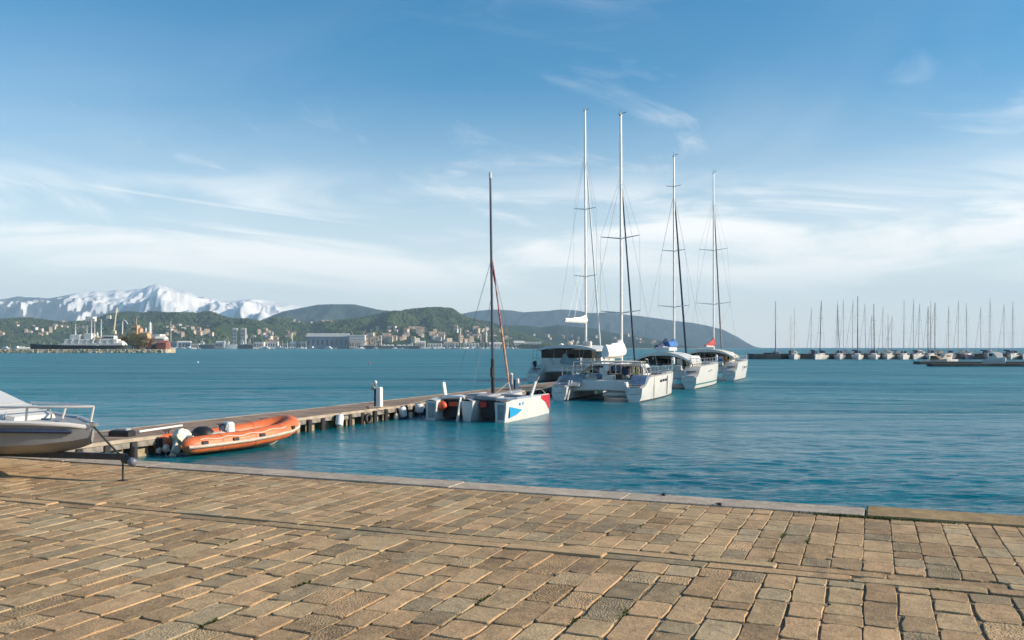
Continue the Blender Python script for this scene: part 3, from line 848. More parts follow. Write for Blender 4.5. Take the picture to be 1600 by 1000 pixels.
def deck_cleat(u, v, label):
    r = empty('deck_cleat', UV(u, v, DZ), -TH); tag(r, label, 'cleat', 'iron cleats along the pontoon edge')
    for s in (-1, 1):
        MB().tube([(0, s * 0.07, 0.0), (0, s * 0.06, 0.10)], 0.022, 8).build('foot', BLACK, r, 40)
    MB().tube([(0, -0.2, 0.13), (0, -0.1, 0.11), (0, 0.1, 0.11), (0, 0.2, 0.13)], [0.015, 0.028, 0.028, 0.015], 8).build('horn', BLACK, r, 40)
for (vv, lab) in ((22.6, 'iron cleat on the pontoon edge near the black box'), (25.2, 'iron cleat on the pontoon edge above the orange boat'), (27.6, 'iron cleat on the pontoon edge at the orange bow'), (35.2, 'iron cleat on the pontoon edge before the lamp pedestal'), (46.5, 'iron cleat on the pontoon edge behind the trimaran')):
    deck_cleat(PU1 - 0.22, vv, lab)
def tyre(v, label, z=0.22):
    r = empty('tyre_fender', UV(PU1 + 0.16, v, z), -TH); tag(r, label, 'tyre', 'tyres hung on the pontoon side')
    pts = [(0, 0.20 * math.cos(a), 0.20 * math.sin(a)) for a in [2 * math.pi * k / 18 for k in range(19)]]
    MB().tube(pts, 0.075, 10, False).build('tread', BLACK, r, 50)
    MB().tube([(0, 0, 0.26), (-0.2, 0, DZ - z + 0.02)], 0.012, 6).build('lanyard', ROPE, r)
tyre(28.6, 'black tyre hung on the pontoon side behind the orange bow'); tyre(34.6, 'black tyre hung on the pontoon side left of the lamp pedestal'); tyre(45.6, 'black tyre hung on the pontoon side behind the trimaran float')
def slack(a, b_, sag, n=10):
    a, b_ = Vector(a), Vector(b_)
    return [a.lerp(b_, k / n) - Vector((0, 0, sag * math.sin(math.pi * k / n))) for k in range(n + 1)]
def mooring_rope(a, b_, sag, label, m=None, r=0.018):
    o = MB().tube([p - Vector(a) for p in slack(a, b_, sag)], r, 6).build('mooring_rope', m or ROPE, None, 40, a)
    tag(o, label, 'rope', 'mooring ropes between boats and pontoon')
mooring_rope(UV(-19.7, 37.6, 1.0), UV(PU1 - 0.22, 35.2, DZ + 0.1), 0.12, 'mooring rope from the trimaran stern to the pontoon')
mooring_rope(UV(-19.6, 43.2, 1.0), UV(PU1 - 0.22, 46.5, DZ + 0.1), 0.15, 'mooring rope from the trimaran bow to the pontoon')
mooring_rope(UV(-19.4, 55.4, 1.1), UV(PU1 - 0.2, 52.6, DZ + 0.05), 0.2, 'mooring rope from the nearest catamaran stern to the pontoon')
mooring_rope(UV(-19.9, 73.6, 1.1), UV(PU1 - 0.2, 70.5, DZ + 0.05), 0.2, 'mooring rope from the middle catamaran stern to the pontoon')
mooring_rope(UV(-24.9, 83.3, 1.2), UV(PU0 + 0.2, 80.5, DZ + 0.05), 0.2, 'mooring rope from the large catamaran stern to the pontoon')

# ------------------------------------------------------------------ boat building blocks (x to starboard, y ahead, z up)
def hull_rings(st, x0=0.0, fl=1.0, n=5):
    """st: (y, deck half beam, waterline half beam, deck z, keel z) from stern to bow"""
    rings = []
    for (y, bd, bw, zd, zk) in st:
        half = [(bd, zd), (bd * 1.0 + (bw - bd) * 0.12, zd - (zd - 0.05) * 0.33), (bd + (bw - bd) * 0.55, zd * 0.36 + 0.03), (bw, 0.06), (bw * 0.82, zk * 0.45), (bw * 0.45, zk * 0.85), (0.0, zk)]
        rings.append([(x0 + a, y, z) for a, z in half] + [(x0 - a, y, z) for a, z in half[-2::-1]])
    return rings
def hull_mesh(mb, st, x0=0.0, camber=0.03, mi=0, md=0, mb_under=None):
    rings = hull_rings(st, x0)
    mb.loft(rings, False, True, True, mi)
    n = len(rings[0])
    for a, b in zip(rings[:-1], rings[1:]):        # the deck
        ca = ((a[0][0] + a[-1][0]) / 2, a[0][1], a[0][2] + camber); cb = ((b[0][0] + b[-1][0]) / 2, b[0][1], b[0][2] + camber)
        mb.add([a[0], b[0], cb, ca, a[-1], b[-1]], [(0, 1, 2, 3), (3, 2, 5, 4)], md)
def stanchion_rail(root, pts, h, name='guard_rail', m=None, wires=2, r=0.016):
    mb = MB()
    for p in pts:
        mb.tube([p, (p[0], p[1], p[2] + h)], r, 6)
    for k in range(wires):
        zz = h * (1.0 - 0.48 * k)
        mb.tube([(p[0], p[1], p[2] + zz) for p in pts], r * (0.8 if k else 1.0), 6)
    return mb.build(name, m or STEEL, root, 40)
def mast_spar(root, x, y, z0, z1, rx, ry, m, rake=0.0, tip=0.75):
    pts = [(x, y - rake * t, z0 + (z1 - z0) * t) for t in (0, 0.3, 0.6, 0.85, 1.0)]
    o = MB().tube(pts, [ry, ry, ry * 0.97, ry * 0.9, ry * tip], 12, True, 0, rx / ry).build('mast', m, root, 40)
    return o
def at_mast(x, y, z0, z1, rake, t):
    return Vector((x, y - rake * t, z0 + (z1 - z0) * t))

def rig(root, x, y, z0, z1, rake, r, m, spreaders, shroud_pts, fore, furl, furl_r, back=None, shroud_t=0.78, wr=0.011, boom=None, head=True, jib_t=0.8):
    ms = mast_spar(root, x, y, z0, z1, r * 0.72, r, m, rake)
    P = lambda t: at_mast(x, y, z0, z1, rake, t)
    tips = {}
    for k, (t, w, sweep) in enumerate(spreaders):
        c = P(t)
        for s in (-1, 1):
            tip = c + Vector((s * w, -sweep, 0.10 * w))
            MB().tube([c, tip], [r * 0.32, r * 0.18], 8).build('spreader', m, ms, 40)
            tips[(k, s)] = tip
    for s in (-1, 1):
        # cap shroud over the spreader tips, lower shroud to the chainplate
        sp = sorted([(tt[0], i) for i, tt in enumerate(spreaders)], reverse=True)
        cp = Vector(shroud_pts[0 if s < 0 else 1])
        path = [P(shroud_t)] + [tips[(i, s)] for (t_, i) in sp if t_ < shroud_t] + ([cp])
        MB().tube(path[:-1] + [P(spreaders[sp[-1][1]][0] * 0.12 + 0.02)] if len(path) > 2 else path, wr, 6).build('diamond_wire', WIRE, root)
        MB().tube([P(shroud_t * 0.985), cp], wr * 1.15, 6).build('shroud', WIRE, root)
    if fore is not None:
        f = Vector(fore)
        MB().tube([P(jib_t), f], wr * 1.2, 6).build('forestay', WIRE, root)
        if furl is not None:
            a = P(jib_t); pts = [a.lerp(f, q) for q in (0.05, 0.12, 0.5, 0.85, 0.95, 0.98)]
            MB().tube(pts, [furl_r * 0.3, furl_r * 0.75, furl_r, furl_r * 1.15, furl_r * 1.0, furl_r * 0.4], 10).build('furled_jib', furl, root, 40)
            MB().tube([a.lerp(f, 0.982), a.lerp(f, 0.995)], furl_r * 1.5, 10).build('furling_drum', BLACK, root, 40)
    if back is not None:
        for bp in back:
            MB().tube([P(0.93 if len(back) == 1 else shroud_t), bp], wr, 6).build('backstay', WIRE, root)
    if head:
        c = P(1.0)
        MB().box((c.x, c.y - r * 0.6, c.z + 0.02), (r * 1.2, r * 3.4, 0.08), ch=0.01).build('masthead', m, ms)
        MB().tube([c + Vector((0, -r, 0.05)), c + Vector((0, -r, 0.45))], 0.018, 6).build('antenna', WIRE, ms)
        MB().tube([c + Vector((0.05, r, 0.05)), c + Vector((0.05, r * 3, 0.30)), c + Vector((0.30, r * 3, 0.32))], 0.022, 6).build('wind_vane', BLACK, ms)
    return ms, P
def sail_bag(root, p0, p1, h0, h1, w, m, name='sail_cover', sag=0.05):
    """a stowed mainsail in its cover: p0 at the mast, p1 at the boom end"""
    p0, p1 = Vector(p0), Vector(p1)
    rings = []
    for k in range(9):
        t = k / 8.0
        c = p0.lerp(p1, t); h = h0 + (h1 - h0) * t ** 0.8
        c.z -= sag * math.sin(t * math.pi)
        ww = w * (1 - 0.35 * t) * (1 + 0.10 * math.sin(k * 2.3))
        hh = h * (1 + 0.06 * math.sin(k * 1.7 + 1))
        rings.append([(c.x + a * ww, c.y, c.z + b * hh) for a, b in ((-0.42, 0), (-0.95, 0.16), (-1, 0.38), (-0.62, 0.75), (-0.22, 1.0), (0.22, 1.0), (0.62, 0.72), (1, 0.36), (0.95, 0.14), (0.42, 0))])
    return MB().loft(rings, True, True, True).build(name, m, root, 55)

# ------------------------------------------------------------------ catamarans
def roof_shell(mb, x0, w, y0, y1, z, t, arch, over=0.0, mi=0):
    """arched hard top: chord w, rise arch, thickness t"""
    rings = []
    for y, k in ((y0, 0.97), (y0 + 0.06, 1.0), ((y0 + y1) / 2, 1.0), (y1 - 0.5, 0.98), (y1, 0.90)):
        top, bot = [], []
        for i in range(15):
            a = -1 + 2 * i / 14.0
            zz = z + arch * (1 - abs(a) ** 2.4) - (0.10 if y == y1 else 0)
            top.append((x0 + a * w / 2 * k, y, zz)); bot.append((x0 + a * w / 2 * k * 0.985, y, zz - t * (0.5 + 0.5 * (1 - abs(a)))))
        rings.append(top + bot[::-1])
    return mb.loft(rings, True, True, True, mi)

def cat_hull(root, x0, L, bd, bw, zd, stern_z, scoop, stripe=None, bow_rake=0.25, name='hull', mark=None):
    """one catamaran hull with a stepped, raked stern"""
    zk = -0.45
    st = [(0.0, bd * 0.80, bw * 0.74, stern_z * 0.55, zk * 0.45), (0.10, bd * 0.83, bw * 0.78, stern_z * 0.98, zk * 0.5), (scoop * 0.30, bd * 0.87, bw * 0.82, stern_z * 1.02, zk * 0.56),
          (scoop * 0.55, bd * 0.91, bw * 0.86, stern_z + (zd - stern_z) * 0.30, zk * 0.62), (scoop * 0.80, bd * 0.94, bw * 0.89, stern_z + (zd - stern_z) * 0.72, zk * 0.68),
          (scoop, bd * 0.96, bw * 0.91, zd * 0.975, zk * 0.7), (L * 0.35, bd, bw, zd, zk), (L * 0.6, bd, bw * 0.95, zd * 1.02, zk),
          (L * 0.8, bd * 0.86, bw * 0.68, zd * 1.05, zk * 0.9), (L * 0.93, bd * 0.55, bw * 0.32, zd * 1.08, zk * 0.7), (L, bd * 0.16, 0.05, zd * 1.10, zk * 0.35)]
    mb = MB(); hull_mesh(mb, st, x0, 0.03, 0, 1)
    h = mb.build(name, [WHITE, OFFW], root, 32)
    # dark antifouling band at the waterline
    lo = MB(); rr = []
    for (y, b_d, b_w, z_d, z_k) in st:
        rr.append([(x0 + s * (b_w * q + 0.006), y, z) for s, q, z in ((1, 1.012, 0.10), (1, 1.008, -0.05), (-1, 1.008, -0.05), (-1, 1.012, 0.10))])
    lo.loft(rr, False, False, False); lo.build('boot_top', ANTIF, h, 40)
    if stripe:
        zs = stripe[1]; s2 = MB(); ra = []
        for (y, b_d, b_w, z_d, z_k) in st[1:]:
            f = max(0.0, min(1.0, zs / max(z_d, 0.1)))
            xx = b_w + (b_d - b_w) * (f ** 0.55)
            ra.append([(x0 + xx + 0.012, y, zs + 0.05), (x0 + xx + 0.012, y, zs - 0.05)])
        s2.loft(ra, False, False, False); s2.build('painted_stripe', stripe[0], h)
    # steps of the stern
    for k in range(2):
        MB().box((x0, scoop * (0.20 + 0.42 * k), stern_z + (zd - stern_z) * 0.46 * k + 0.06), (bd * 1.2, scoop * 0.22, 0.04), ch=0.006).build('stern_step', TEAK if k else GREYP, h)
    return h, st

def catamaran(name, label, u, v, yaw, p):
    root = empty(name, UV(u, v, 0.0), -TH + yaw)
    tag(root, label, 'catamaran', 'catamarans moored along the pontoon')
    L, B, zd = p['L'], p['B'], p['zd']
    bd, bw = p.get('bd', 0.62), p.get('bw', 0.46)
    xh = B / 2 - bd
    sz, scoop = p.get('stern_z', 0.75), p.get('scoop', 1.7)
    for s in (-1, 1):
        h, st = cat_hull(root, s * xh, L, bd, bw, zd, sz, scoop, p.get('stripe') if s > 0 else None)
        for k, (yy, zz) in enumerate(p.get('ports', [])):          # hull windows on the outer side
            MB().box((s * (xh + bd * (1.0 - 0.10 * (yy > L * .7)) - 0.004), yy, zz), (0.03, 0.55, 0.17), ch=0.012).build('hull_window', GLASS, h)
        rail = [(s * (xh + bd * 0.9), yy, zd + 0.02) for yy in np.linspace(scoop + 0.4, L * 0.8, 7)] + [(s * (xh + bd * 0.45), L * 0.94, zd * 1.07)]
        stanchion_rail(root, rail, 0.62)
        # pushpit at the stern
        MB().tube([(s * (xh - bd * 0.7), scoop * 0.9, zd), (s * (xh - bd * 0.7), scoop * 0.9, zd + 0.65), (s * (xh + bd * 0.7), scoop * 0.9, zd + 0.65), (s * (xh + bd * 0.85), scoop * 1.2, zd + 0.62), (s * (xh + bd * 0.85), scoop * 1.2, zd)], 0.02, 8).build('stern_rail', STEEL, root, 40)
    # bridge deck between the hulls
    y0, y1 = p.get('bridge', (1.3, L * 0.68)); zb = p.get('zb', 0.68)
    xb = xh - bd * 0.55
    rings = []
    for (y, zt, zl) in ((y0, zd * 0.82, zb + 0.10), (y0 + 0.10, zd * 0.86, zb + 0.02), (y0 + 1.2, zd * 0.88, zb), (y1 - 1.2, zd * 1.0, zb + 0.05), (y1, zd * 1.02, zb + 0.35)):
        rings.append([(-xb, y, zt), (xb, y, zt), (xb, y, zl - 0.12), (xb * 0.72, y, zl), (0, y, zl + 0.05), (-xb * 0.72, y, zl), (-xb, y, zl - 0.12)])
    MB().loft(rings, True, True, True).build('bridge_deck', WHITE, root, 30)
    # fore trampoline and cross beam
    MB().box((0, (y1 + L * 0.93) / 2, zd * 0.98), (2 * xh - bd * 1.2, L * 0.93 - y1, 0.03)).build('trampoline', NET, root)
    MB().tube([(-xh, L * 0.93, zd * 1.0), (xh, L * 0.93, zd * 1.0)], 0.10, 12).build('fore_beam', ALU, root, 40)
    p['extra'](root, p, xh, bd, zd, y0, y1)
    for s in (-1, 1):
        for k, yy in enumerate((scoop + 0.5, scoop + 1.5)):
            MB().tube([(s * (xh - bd * 0.45), yy, zd), (s * (xh - bd * 0.45), yy, zd + 0.10), (s * (xh - bd * 0.45), yy, zd + 0.2)], [0.10, 0.075, 0.09], 12).build('winch', STEEL, root, 40)
        for yy in (L * 0.5, L * 0.62, L * 0.76):
            MB().box((s * xh, yy, zd * 1.02 + 0.05), (0.5, 0.5, 0.06), ch=0.02).build('deck_hatch', GLASS, root)
        MB().box((s * (xh - bd * 0.5), 0.25, sz + 0.06), (0.06, 0.22, 0.07), ch=0.015).build('stern_cleat', STEEL, root)
    MB().tube([(xh + bd * 0.5, scoop * 0.95, zd), (xh + bd * 0.55, scoop * 0.8, zd + 1.5)], 0.016, 6).build('flag_staff', STEEL, root)
    hb_ = [(xh - bd * 0.5 + 0.2 * math.cos(a), scoop * 0.88, zd + 0.42 + 0.24 * math.sin(a)) for a in [R(130) + R(280) * k / 12 for k in range(13)]]
    MB().tube(hb_, 0.06, 8).build('horseshoe_buoy', p.get('buoy', YELLOW), root, 40)
    for k in range(3):
        fender_on(root, -(xh + bd) - 0.10, L * (0.2 + 0.2 * k), 0.55, 0.12, 0.36, (WHITEC, NAVY)[k % 2])
    m = p['mast']
    fore = (0, L * 0.93, zd * 1.0 + 0.25)
    sh = [(-xh - bd * 0.6, m['y'] - 0.9, zd), (xh + bd * 0.6, m['y'] - 0.9, zd)]
    rig(root, 0.0, m['y'], m['z0'], m['z1'], m['rake'], m['r'], m.get('mat', ALU), m['spread'], sh, fore, m.get('furl'), m.get('furl_r', 0.07), None, m.get('st', 0.8), m.get('wr', 0.012), None, True, m.get('jt', 0.8))
    return root

def cabin_shell(root, xw, y0, y1, z0, z1, m=None, slope=0.55):
    """saloon walls with a raked front; windows come as separate panes"""
    rings = []
    for (y, w, za, zb_) in ((y0, 0.96, z0, z1), (y0 + 0.2, 1.0, z0, z1), (y1 - 1.4, 0.98, z0, z1 * 1.0), (y1 - 0.5, 0.9, z0, z0 + (z1 - z0) * 0.55), (y1, 0.78, z0, z0 + 0.06)):
        rings.append([(-xw * w, y, za), (-xw * w * 0.93, y, za + (zb_ - za) * 0.8), (-xw * w * 0.86, y, zb_), (xw * w * 0.86, y, zb_), (xw * w * 0.93, y, za + (zb_ - za) * 0.8), (xw * w, y, za)])
    return MB().loft(rings, True, True, True).build('cabin', m or WHITE, root, 28)
def pane(root, x0, x1, z0, z1, y, name='window_pane', m=None, rz=0.03):
    return MB().box(((x0 + x1) / 2, y, (z0 + z1) / 2), (x1 - x0, rz, z1 - z0), ch=min(0.02, rz * 0.4)).build(name, m or GLASS, root)
def side_window(root, x, y0, y1, z0, z1, tilt=0.1):
    return MB().box((x, (y0 + y1) / 2, (z0 + z1) / 2), (0.03, y1 - y0, z1 - z0), rot=(0, tilt, 0), ch=0.012).build('side_window', GLASS, root)
def helm_seat(root, x, y, z, m):
    r = MB().box((x, y, z + 0.28), (0.5, 0.42, 0.10), ch=0.03).build('helm_seat', m, root)
    MB().box((x, y - 0.2, z + 0.56), (0.5, 0.10, 0.5), ch=0.03, rot=(0.15, 0, 0)).build('seat_back', m, r)
    MB().tube([(x, y, z), (x, y, z + 0.25)], 0.04, 8).build('seat_post', STEEL, r)
    return r
def wheel(root, x, y, z, r0=0.36):
    pts = [(x + r0 * math.cos(a), y, z + r0 * math.sin(a)) for a in [2 * math.pi * k / 20 for k in range(21)]]
    w_ = MB().tube(pts, 0.018, 6).build('steering_wheel', STEEL, root, 40)
    mb = MB()
    for k in range(5):
        a = 2 * math.pi * k / 5
        mb.tube([(x, y, z), (x + r0 * math.cos(a), y, z + r0 * math.sin(a))], 0.01, 6)
    mb.build('spokes', STEEL, w_)
def fender_on(root, x, y, z, rx=0.13, rz=0.34, m=None):
    return MB().tube([(x, y, z + t * rz) for t in (-1, -0.9, -0.6, 0, 0.6, 0.9, 1)], [rx * k for k in (0.3, 0.75, 1, 1, 1, 0.75, 0.3)], 12).build('boat_fender', m or WHITEC, root, 40)

def outboard(root, x, y, z, s=1.0, m=None, tilt=0.0):
    """outboard engine hung on a transom; returns its empty-free parent mesh (cowling)"""
    M = Matrix.Translation((x, y, z)) @ Matrix.Rotation(tilt, 4, 'X') @ Matrix.Scale(s, 4)
    def T(pts): return [tuple(M @ Vector(p)) for p in pts]
    rings = []
    for (yy, wx, z0, z1) in ((-0.50, 0.12, 0.22, 0.42), (-0.44, 0.17, 0.15, 0.52), (-0.2, 0.20, 0.10, 0.58), (0.0, 0.18, 0.12, 0.54), (0.08, 0.12, 0.2, 0.44)):
        rings.append(T([(-wx, yy, z0), (-wx * 1.05, yy, (z0 + z1) / 2), (-wx * 0.7, yy, z1), (wx * 0.7, yy, z1), (wx * 1.05, yy, (z0 + z1) / 2), (wx, yy, z0)]))
    cow = MB().loft(rings, True, True, True).build('outboard_cowling', m or WHITE, root, 40)
    leg = [T([(-0.06, -0.34, zz), (0.06, -0.34, zz), (0.06, -0.06, zz), (-0.06, -0.06, zz)]) for zz in (0.16, -0.1)] + [T([(-0.035, -0.30, zz), (0.035, -0.30, zz), (0.035, -0.10, zz), (-0.035, -0.10, zz)]) for zz in (-0.35, -0.62)]
    MB().loft(leg, True, True, True).build('outboard_leg', m or WHITE, cow, 30)
    MB().box(tuple(M @ Vector((0, -0.22, -0.30))), (0.26 * s, 0.34 * s, 0.03 * s), rot=(tilt, 0, 0)).build('cavitation_plate', GREYP, cow)
    MB().tube(T([(0, 0.02, -0.55), (0, -0.12, -0.55), (0, -0.34, -0.55), (0, -0.42, -0.55)]), [0.02 * s, 0.065 * s, 0.055 * s, 0.02 * s], 10).build('gearcase', GREYP, cow, 40)
    for k in range(3):
        a = 2 * math.pi * k / 3 + 0.4
        MB().box(tuple(M @ Vector((0.08 * math.cos(a), -0.37, -0.55 + 0.08 * math.sin(a)))), (0.13 * s, 0.02 * s, 0.07 * s), rot=(tilt + 0.3, -a, 0)).build('propeller_blade', GREYP, cow)
    MB().box(tuple(M @ Vector((0, 0.04, 0.02))), (0.2 * s, 0.12 * s, 0.3 * s), rot=(tilt, 0, 0), ch=0.01).build('clamp_bracket', BLACK, cow)
    return cow

SLATE = mat('slate_blue_canvas', (0.10, 0.16, 0.26), 0.8, var=0.15)
def extra_near(root, p, xh, bd, zd, y0, y1):
    """open cruising cat: bimini frame, low curved canopy, cockpit full of gear"""
    xb = xh - bd * 0.4
    cabin_shell(root, xb * 0.95, 4.6, 8.0, zd * 0.9, 2.35)
    for k in range(5):
        a = -xb * 0.8 + k * xb * 0.34
        pane(root, a, a + xb * 0.29, 1.72, 2.2, 4.585)
    for s in (-1, 1):
        side_window(root, s * xb * 0.93, 5.0, 6.6, 1.72, 2.1, s * 0.12)
    # bimini: a flat pale frame on thin posts
    zt = 2.56
    top = MB(); roof_shell(top, 0.15, 2 * xb * 1.02, 1.9, 4.3, zt, 0.06, 0.05); top.build('bimini_top', BEIGE, root, 40)
    fr = MB()
    fr.tube([(-xb * 0.92, 1.88, zt - 0.02), (xb * 1.1, 1.88, zt - 0.02), (xb * 1.28, 1.9, zd + 0.35), (xb * 1.30, 1.9, zd + 0.02)], 0.045, 8); fr.build('bimini_frame', WHITE, root, 40)
    MB().tube([(-xb * 0.92, 1.88, zt - 0.02), (-xb * 0.98, 1.85, zd * 0.9)], 0.03, 8).build('bimini_post', STEEL, root, 40)
    for xx in (-0.35, 0.35):
        MB().tube([(xb * xx, 1.9, zt), (xb * xx, 1.95, zd * 0.85)], 0.022, 8).build('bimini_post', STEEL, root, 40)
    for s in (-1, 1):
        MB().tube([(s * xb * 0.95, 4.2, zt), (s * xb * 0.95, 4.3, zd)], 0.025, 8).build('bimini_post', STEEL, root, 40)
    # curved pale spray hood
    hood = MB(); rings = []
    for k in range(7):
        t = k / 6.0
        rings.append([(-xb * 0.85 + (1.55) * (i / 8.0), 2.6 + t * 1.1, 1.62 + 0.62 * math.sin(math.pi * min(1, (0.12 + i / 8.0 * 0.76))) * (0.55 + 0.45 * math.sin(t * 2.6 + 0.25))) for i in range(9)])
    hood.loft(rings, False, False, False); h_ = hood.build('spray_hood', BEIGE, root, 60)
    md = h_.modifiers.new('thick', 'SOLIDIFY'); md.thickness = 0.03
    helm_seat(root, -0.15, 2.4, zd * 0.85, WHITEC); helm_seat(root, 1.35, 2.5, zd * 0.85, NAVY)
    MB().ball((0.1, 2.1, 2.15), (0.24, 0.16, 0.30), 12, 8).build('covered_winch', WHITEC, root, 40)
    wheel(root, 0.9, 2.9, 1.95)
    MB().box((-0.9, 2.0, 1.50), (0.9, 0.5, 0.28), ch=0.05).build('cushion', BEIGE, root)
    MB().box((0.35, 1.9, 1.50), (0.85, 0.5, 0.34), ch=0.05).build('locker', OFFW, root)
    MB().box((1.1, 1.75, 1.55), (0.5, 0.3, 0.36), ch=0.04).build('crate', BLACK, root)
    rg2 = random.Random(8)
    for k in range(14):      # gear lying about the cockpit
        cols = (BEIGE, NAVY, OFFW, BLACK, TEAK, SLATE, GREYF)
        c = (rg2.uniform(-xb * 0.8, xb * 0.85), rg2.uniform(1.5, 3.6), 1.38 + rg2.uniform(0.05, 0.3))
        MB().ball(c, (rg2.uniform(0.10, 0.24), rg2.uniform(0.1, 0.2), rg2.uniform(0.08, 0.2)), 9, 6).build('cockpit_bag', cols[k % 7], root, 50)
    # coloured bundles hanging under the bimini
    MB().box((0.75, 2.2, 2.12), (0.45, 0.2, 0.4), ch=0.06).build('rolled_screen', SLATE, root)
    MB().box((-0.75, 2.9, 2.05), (0.45, 0.2, 0.45), ch=0.06).build('rolled_screen', SLATE, root)
    # ribbed clear side screen to starboard
    for k in range(7):
        MB().tube([(xb * 0.62 + k * 0.15, 3.3, 1.62), (xb * 0.62 + k * 0.15, 3.3, 2.5)], 0.028, 6).build('screen_slat', OFFW, root)
    # swim ladder struts and rudder blades at the port stern
    for k, dx in enumerate((-0.15, 0.20)):
        MB().prism([(0.02, 0.05), (0.14, 0.05), (0.95 + 0.1 * k, 1.32), (0.80 + 0.1 * k, 1.32)], -xh + bd * 0.72 + dx * 0.55, -xh + bd * 0.72 + dx * 0.55 + 0.05 + 0.05 * (1 - k), 'x').build('swim_ladder', WHITE, root)
    MB().tube([(-xh - bd * 0.7, 0.3, 0.7), (-xh - bd * 0.7, 0.3, 1.1), (-xh - bd * 0.1, 0.35, 1.12)], 0.045, 8).build('stern_handle', WHITE, root, 40)
    # folded grey covers over the port quarter
    MB().prism([(0.5, 0.95), (1.7, 1.62), (2.4, 1.66), (2.4, 1.4), (1.2, 0.95)], -xh - bd * 0.5, -xh + bd * 1.9, 'x').build('folded_cover', GREYF, root)
    MB().prism([(0.75, 1.12), (1.35, 1.62), (2.3, 1.68), (2.3, 1.3)], xh - bd * 0.85, xh + bd * 0.80, 'x').build('cockpit_cover', SLATE, root)
    MB().tube([(xh - bd * 0.8, 0.6, 1.12), (xh + bd * 0.75, 0.62, 1.12)], 0.03, 8).build('grab_bar', STEEL, root, 40)
    outboard(root, xh - bd * 1.05, 0.62, 0.86, 0.72, WHITEC)
    # tender slung under the bridge deck
    td = MB().tube([(0.1, 1.7, 0.40), (0.3, 1.7, 0.42), (1.6, 1.72, 0.44), (2.0, 1.72, 0.44)], [0.12, 0.22, 0.22, 0.14], 12).build('tender_float', WHITE, root, 40)
    fender_on(root, -0.35, 1.25, 0.52, 0.11, 0.11, YELLOW)
    MB().tube([(xh + bd * 0.97, 3.0, zd - 0.05), (xh + bd * 0.93, 3.02, 0.15)], 0.022, 6).build('hanging_line', DROPE, root)
    MB().tube([(xh + bd * 1.0, 7.0, zd - 0.05), (xh + bd * 0.95, 6.9, 0.2)], 0.030, 6).build('hanging_line', DROPE, root)
    # stowed mainsail, end on
    y = p['mast']['y']
    MB().tube([(0, y - 0.15, 2.85), (0, 1.9, 2.80)], 0.09, 10).build('boom', ALU, root, 40)
    sail_bag(root, (0, y - 0.2, 2.9), (0.05, 2.0, 2.85), 1.10, 0.80, 0.42, WHITEC)

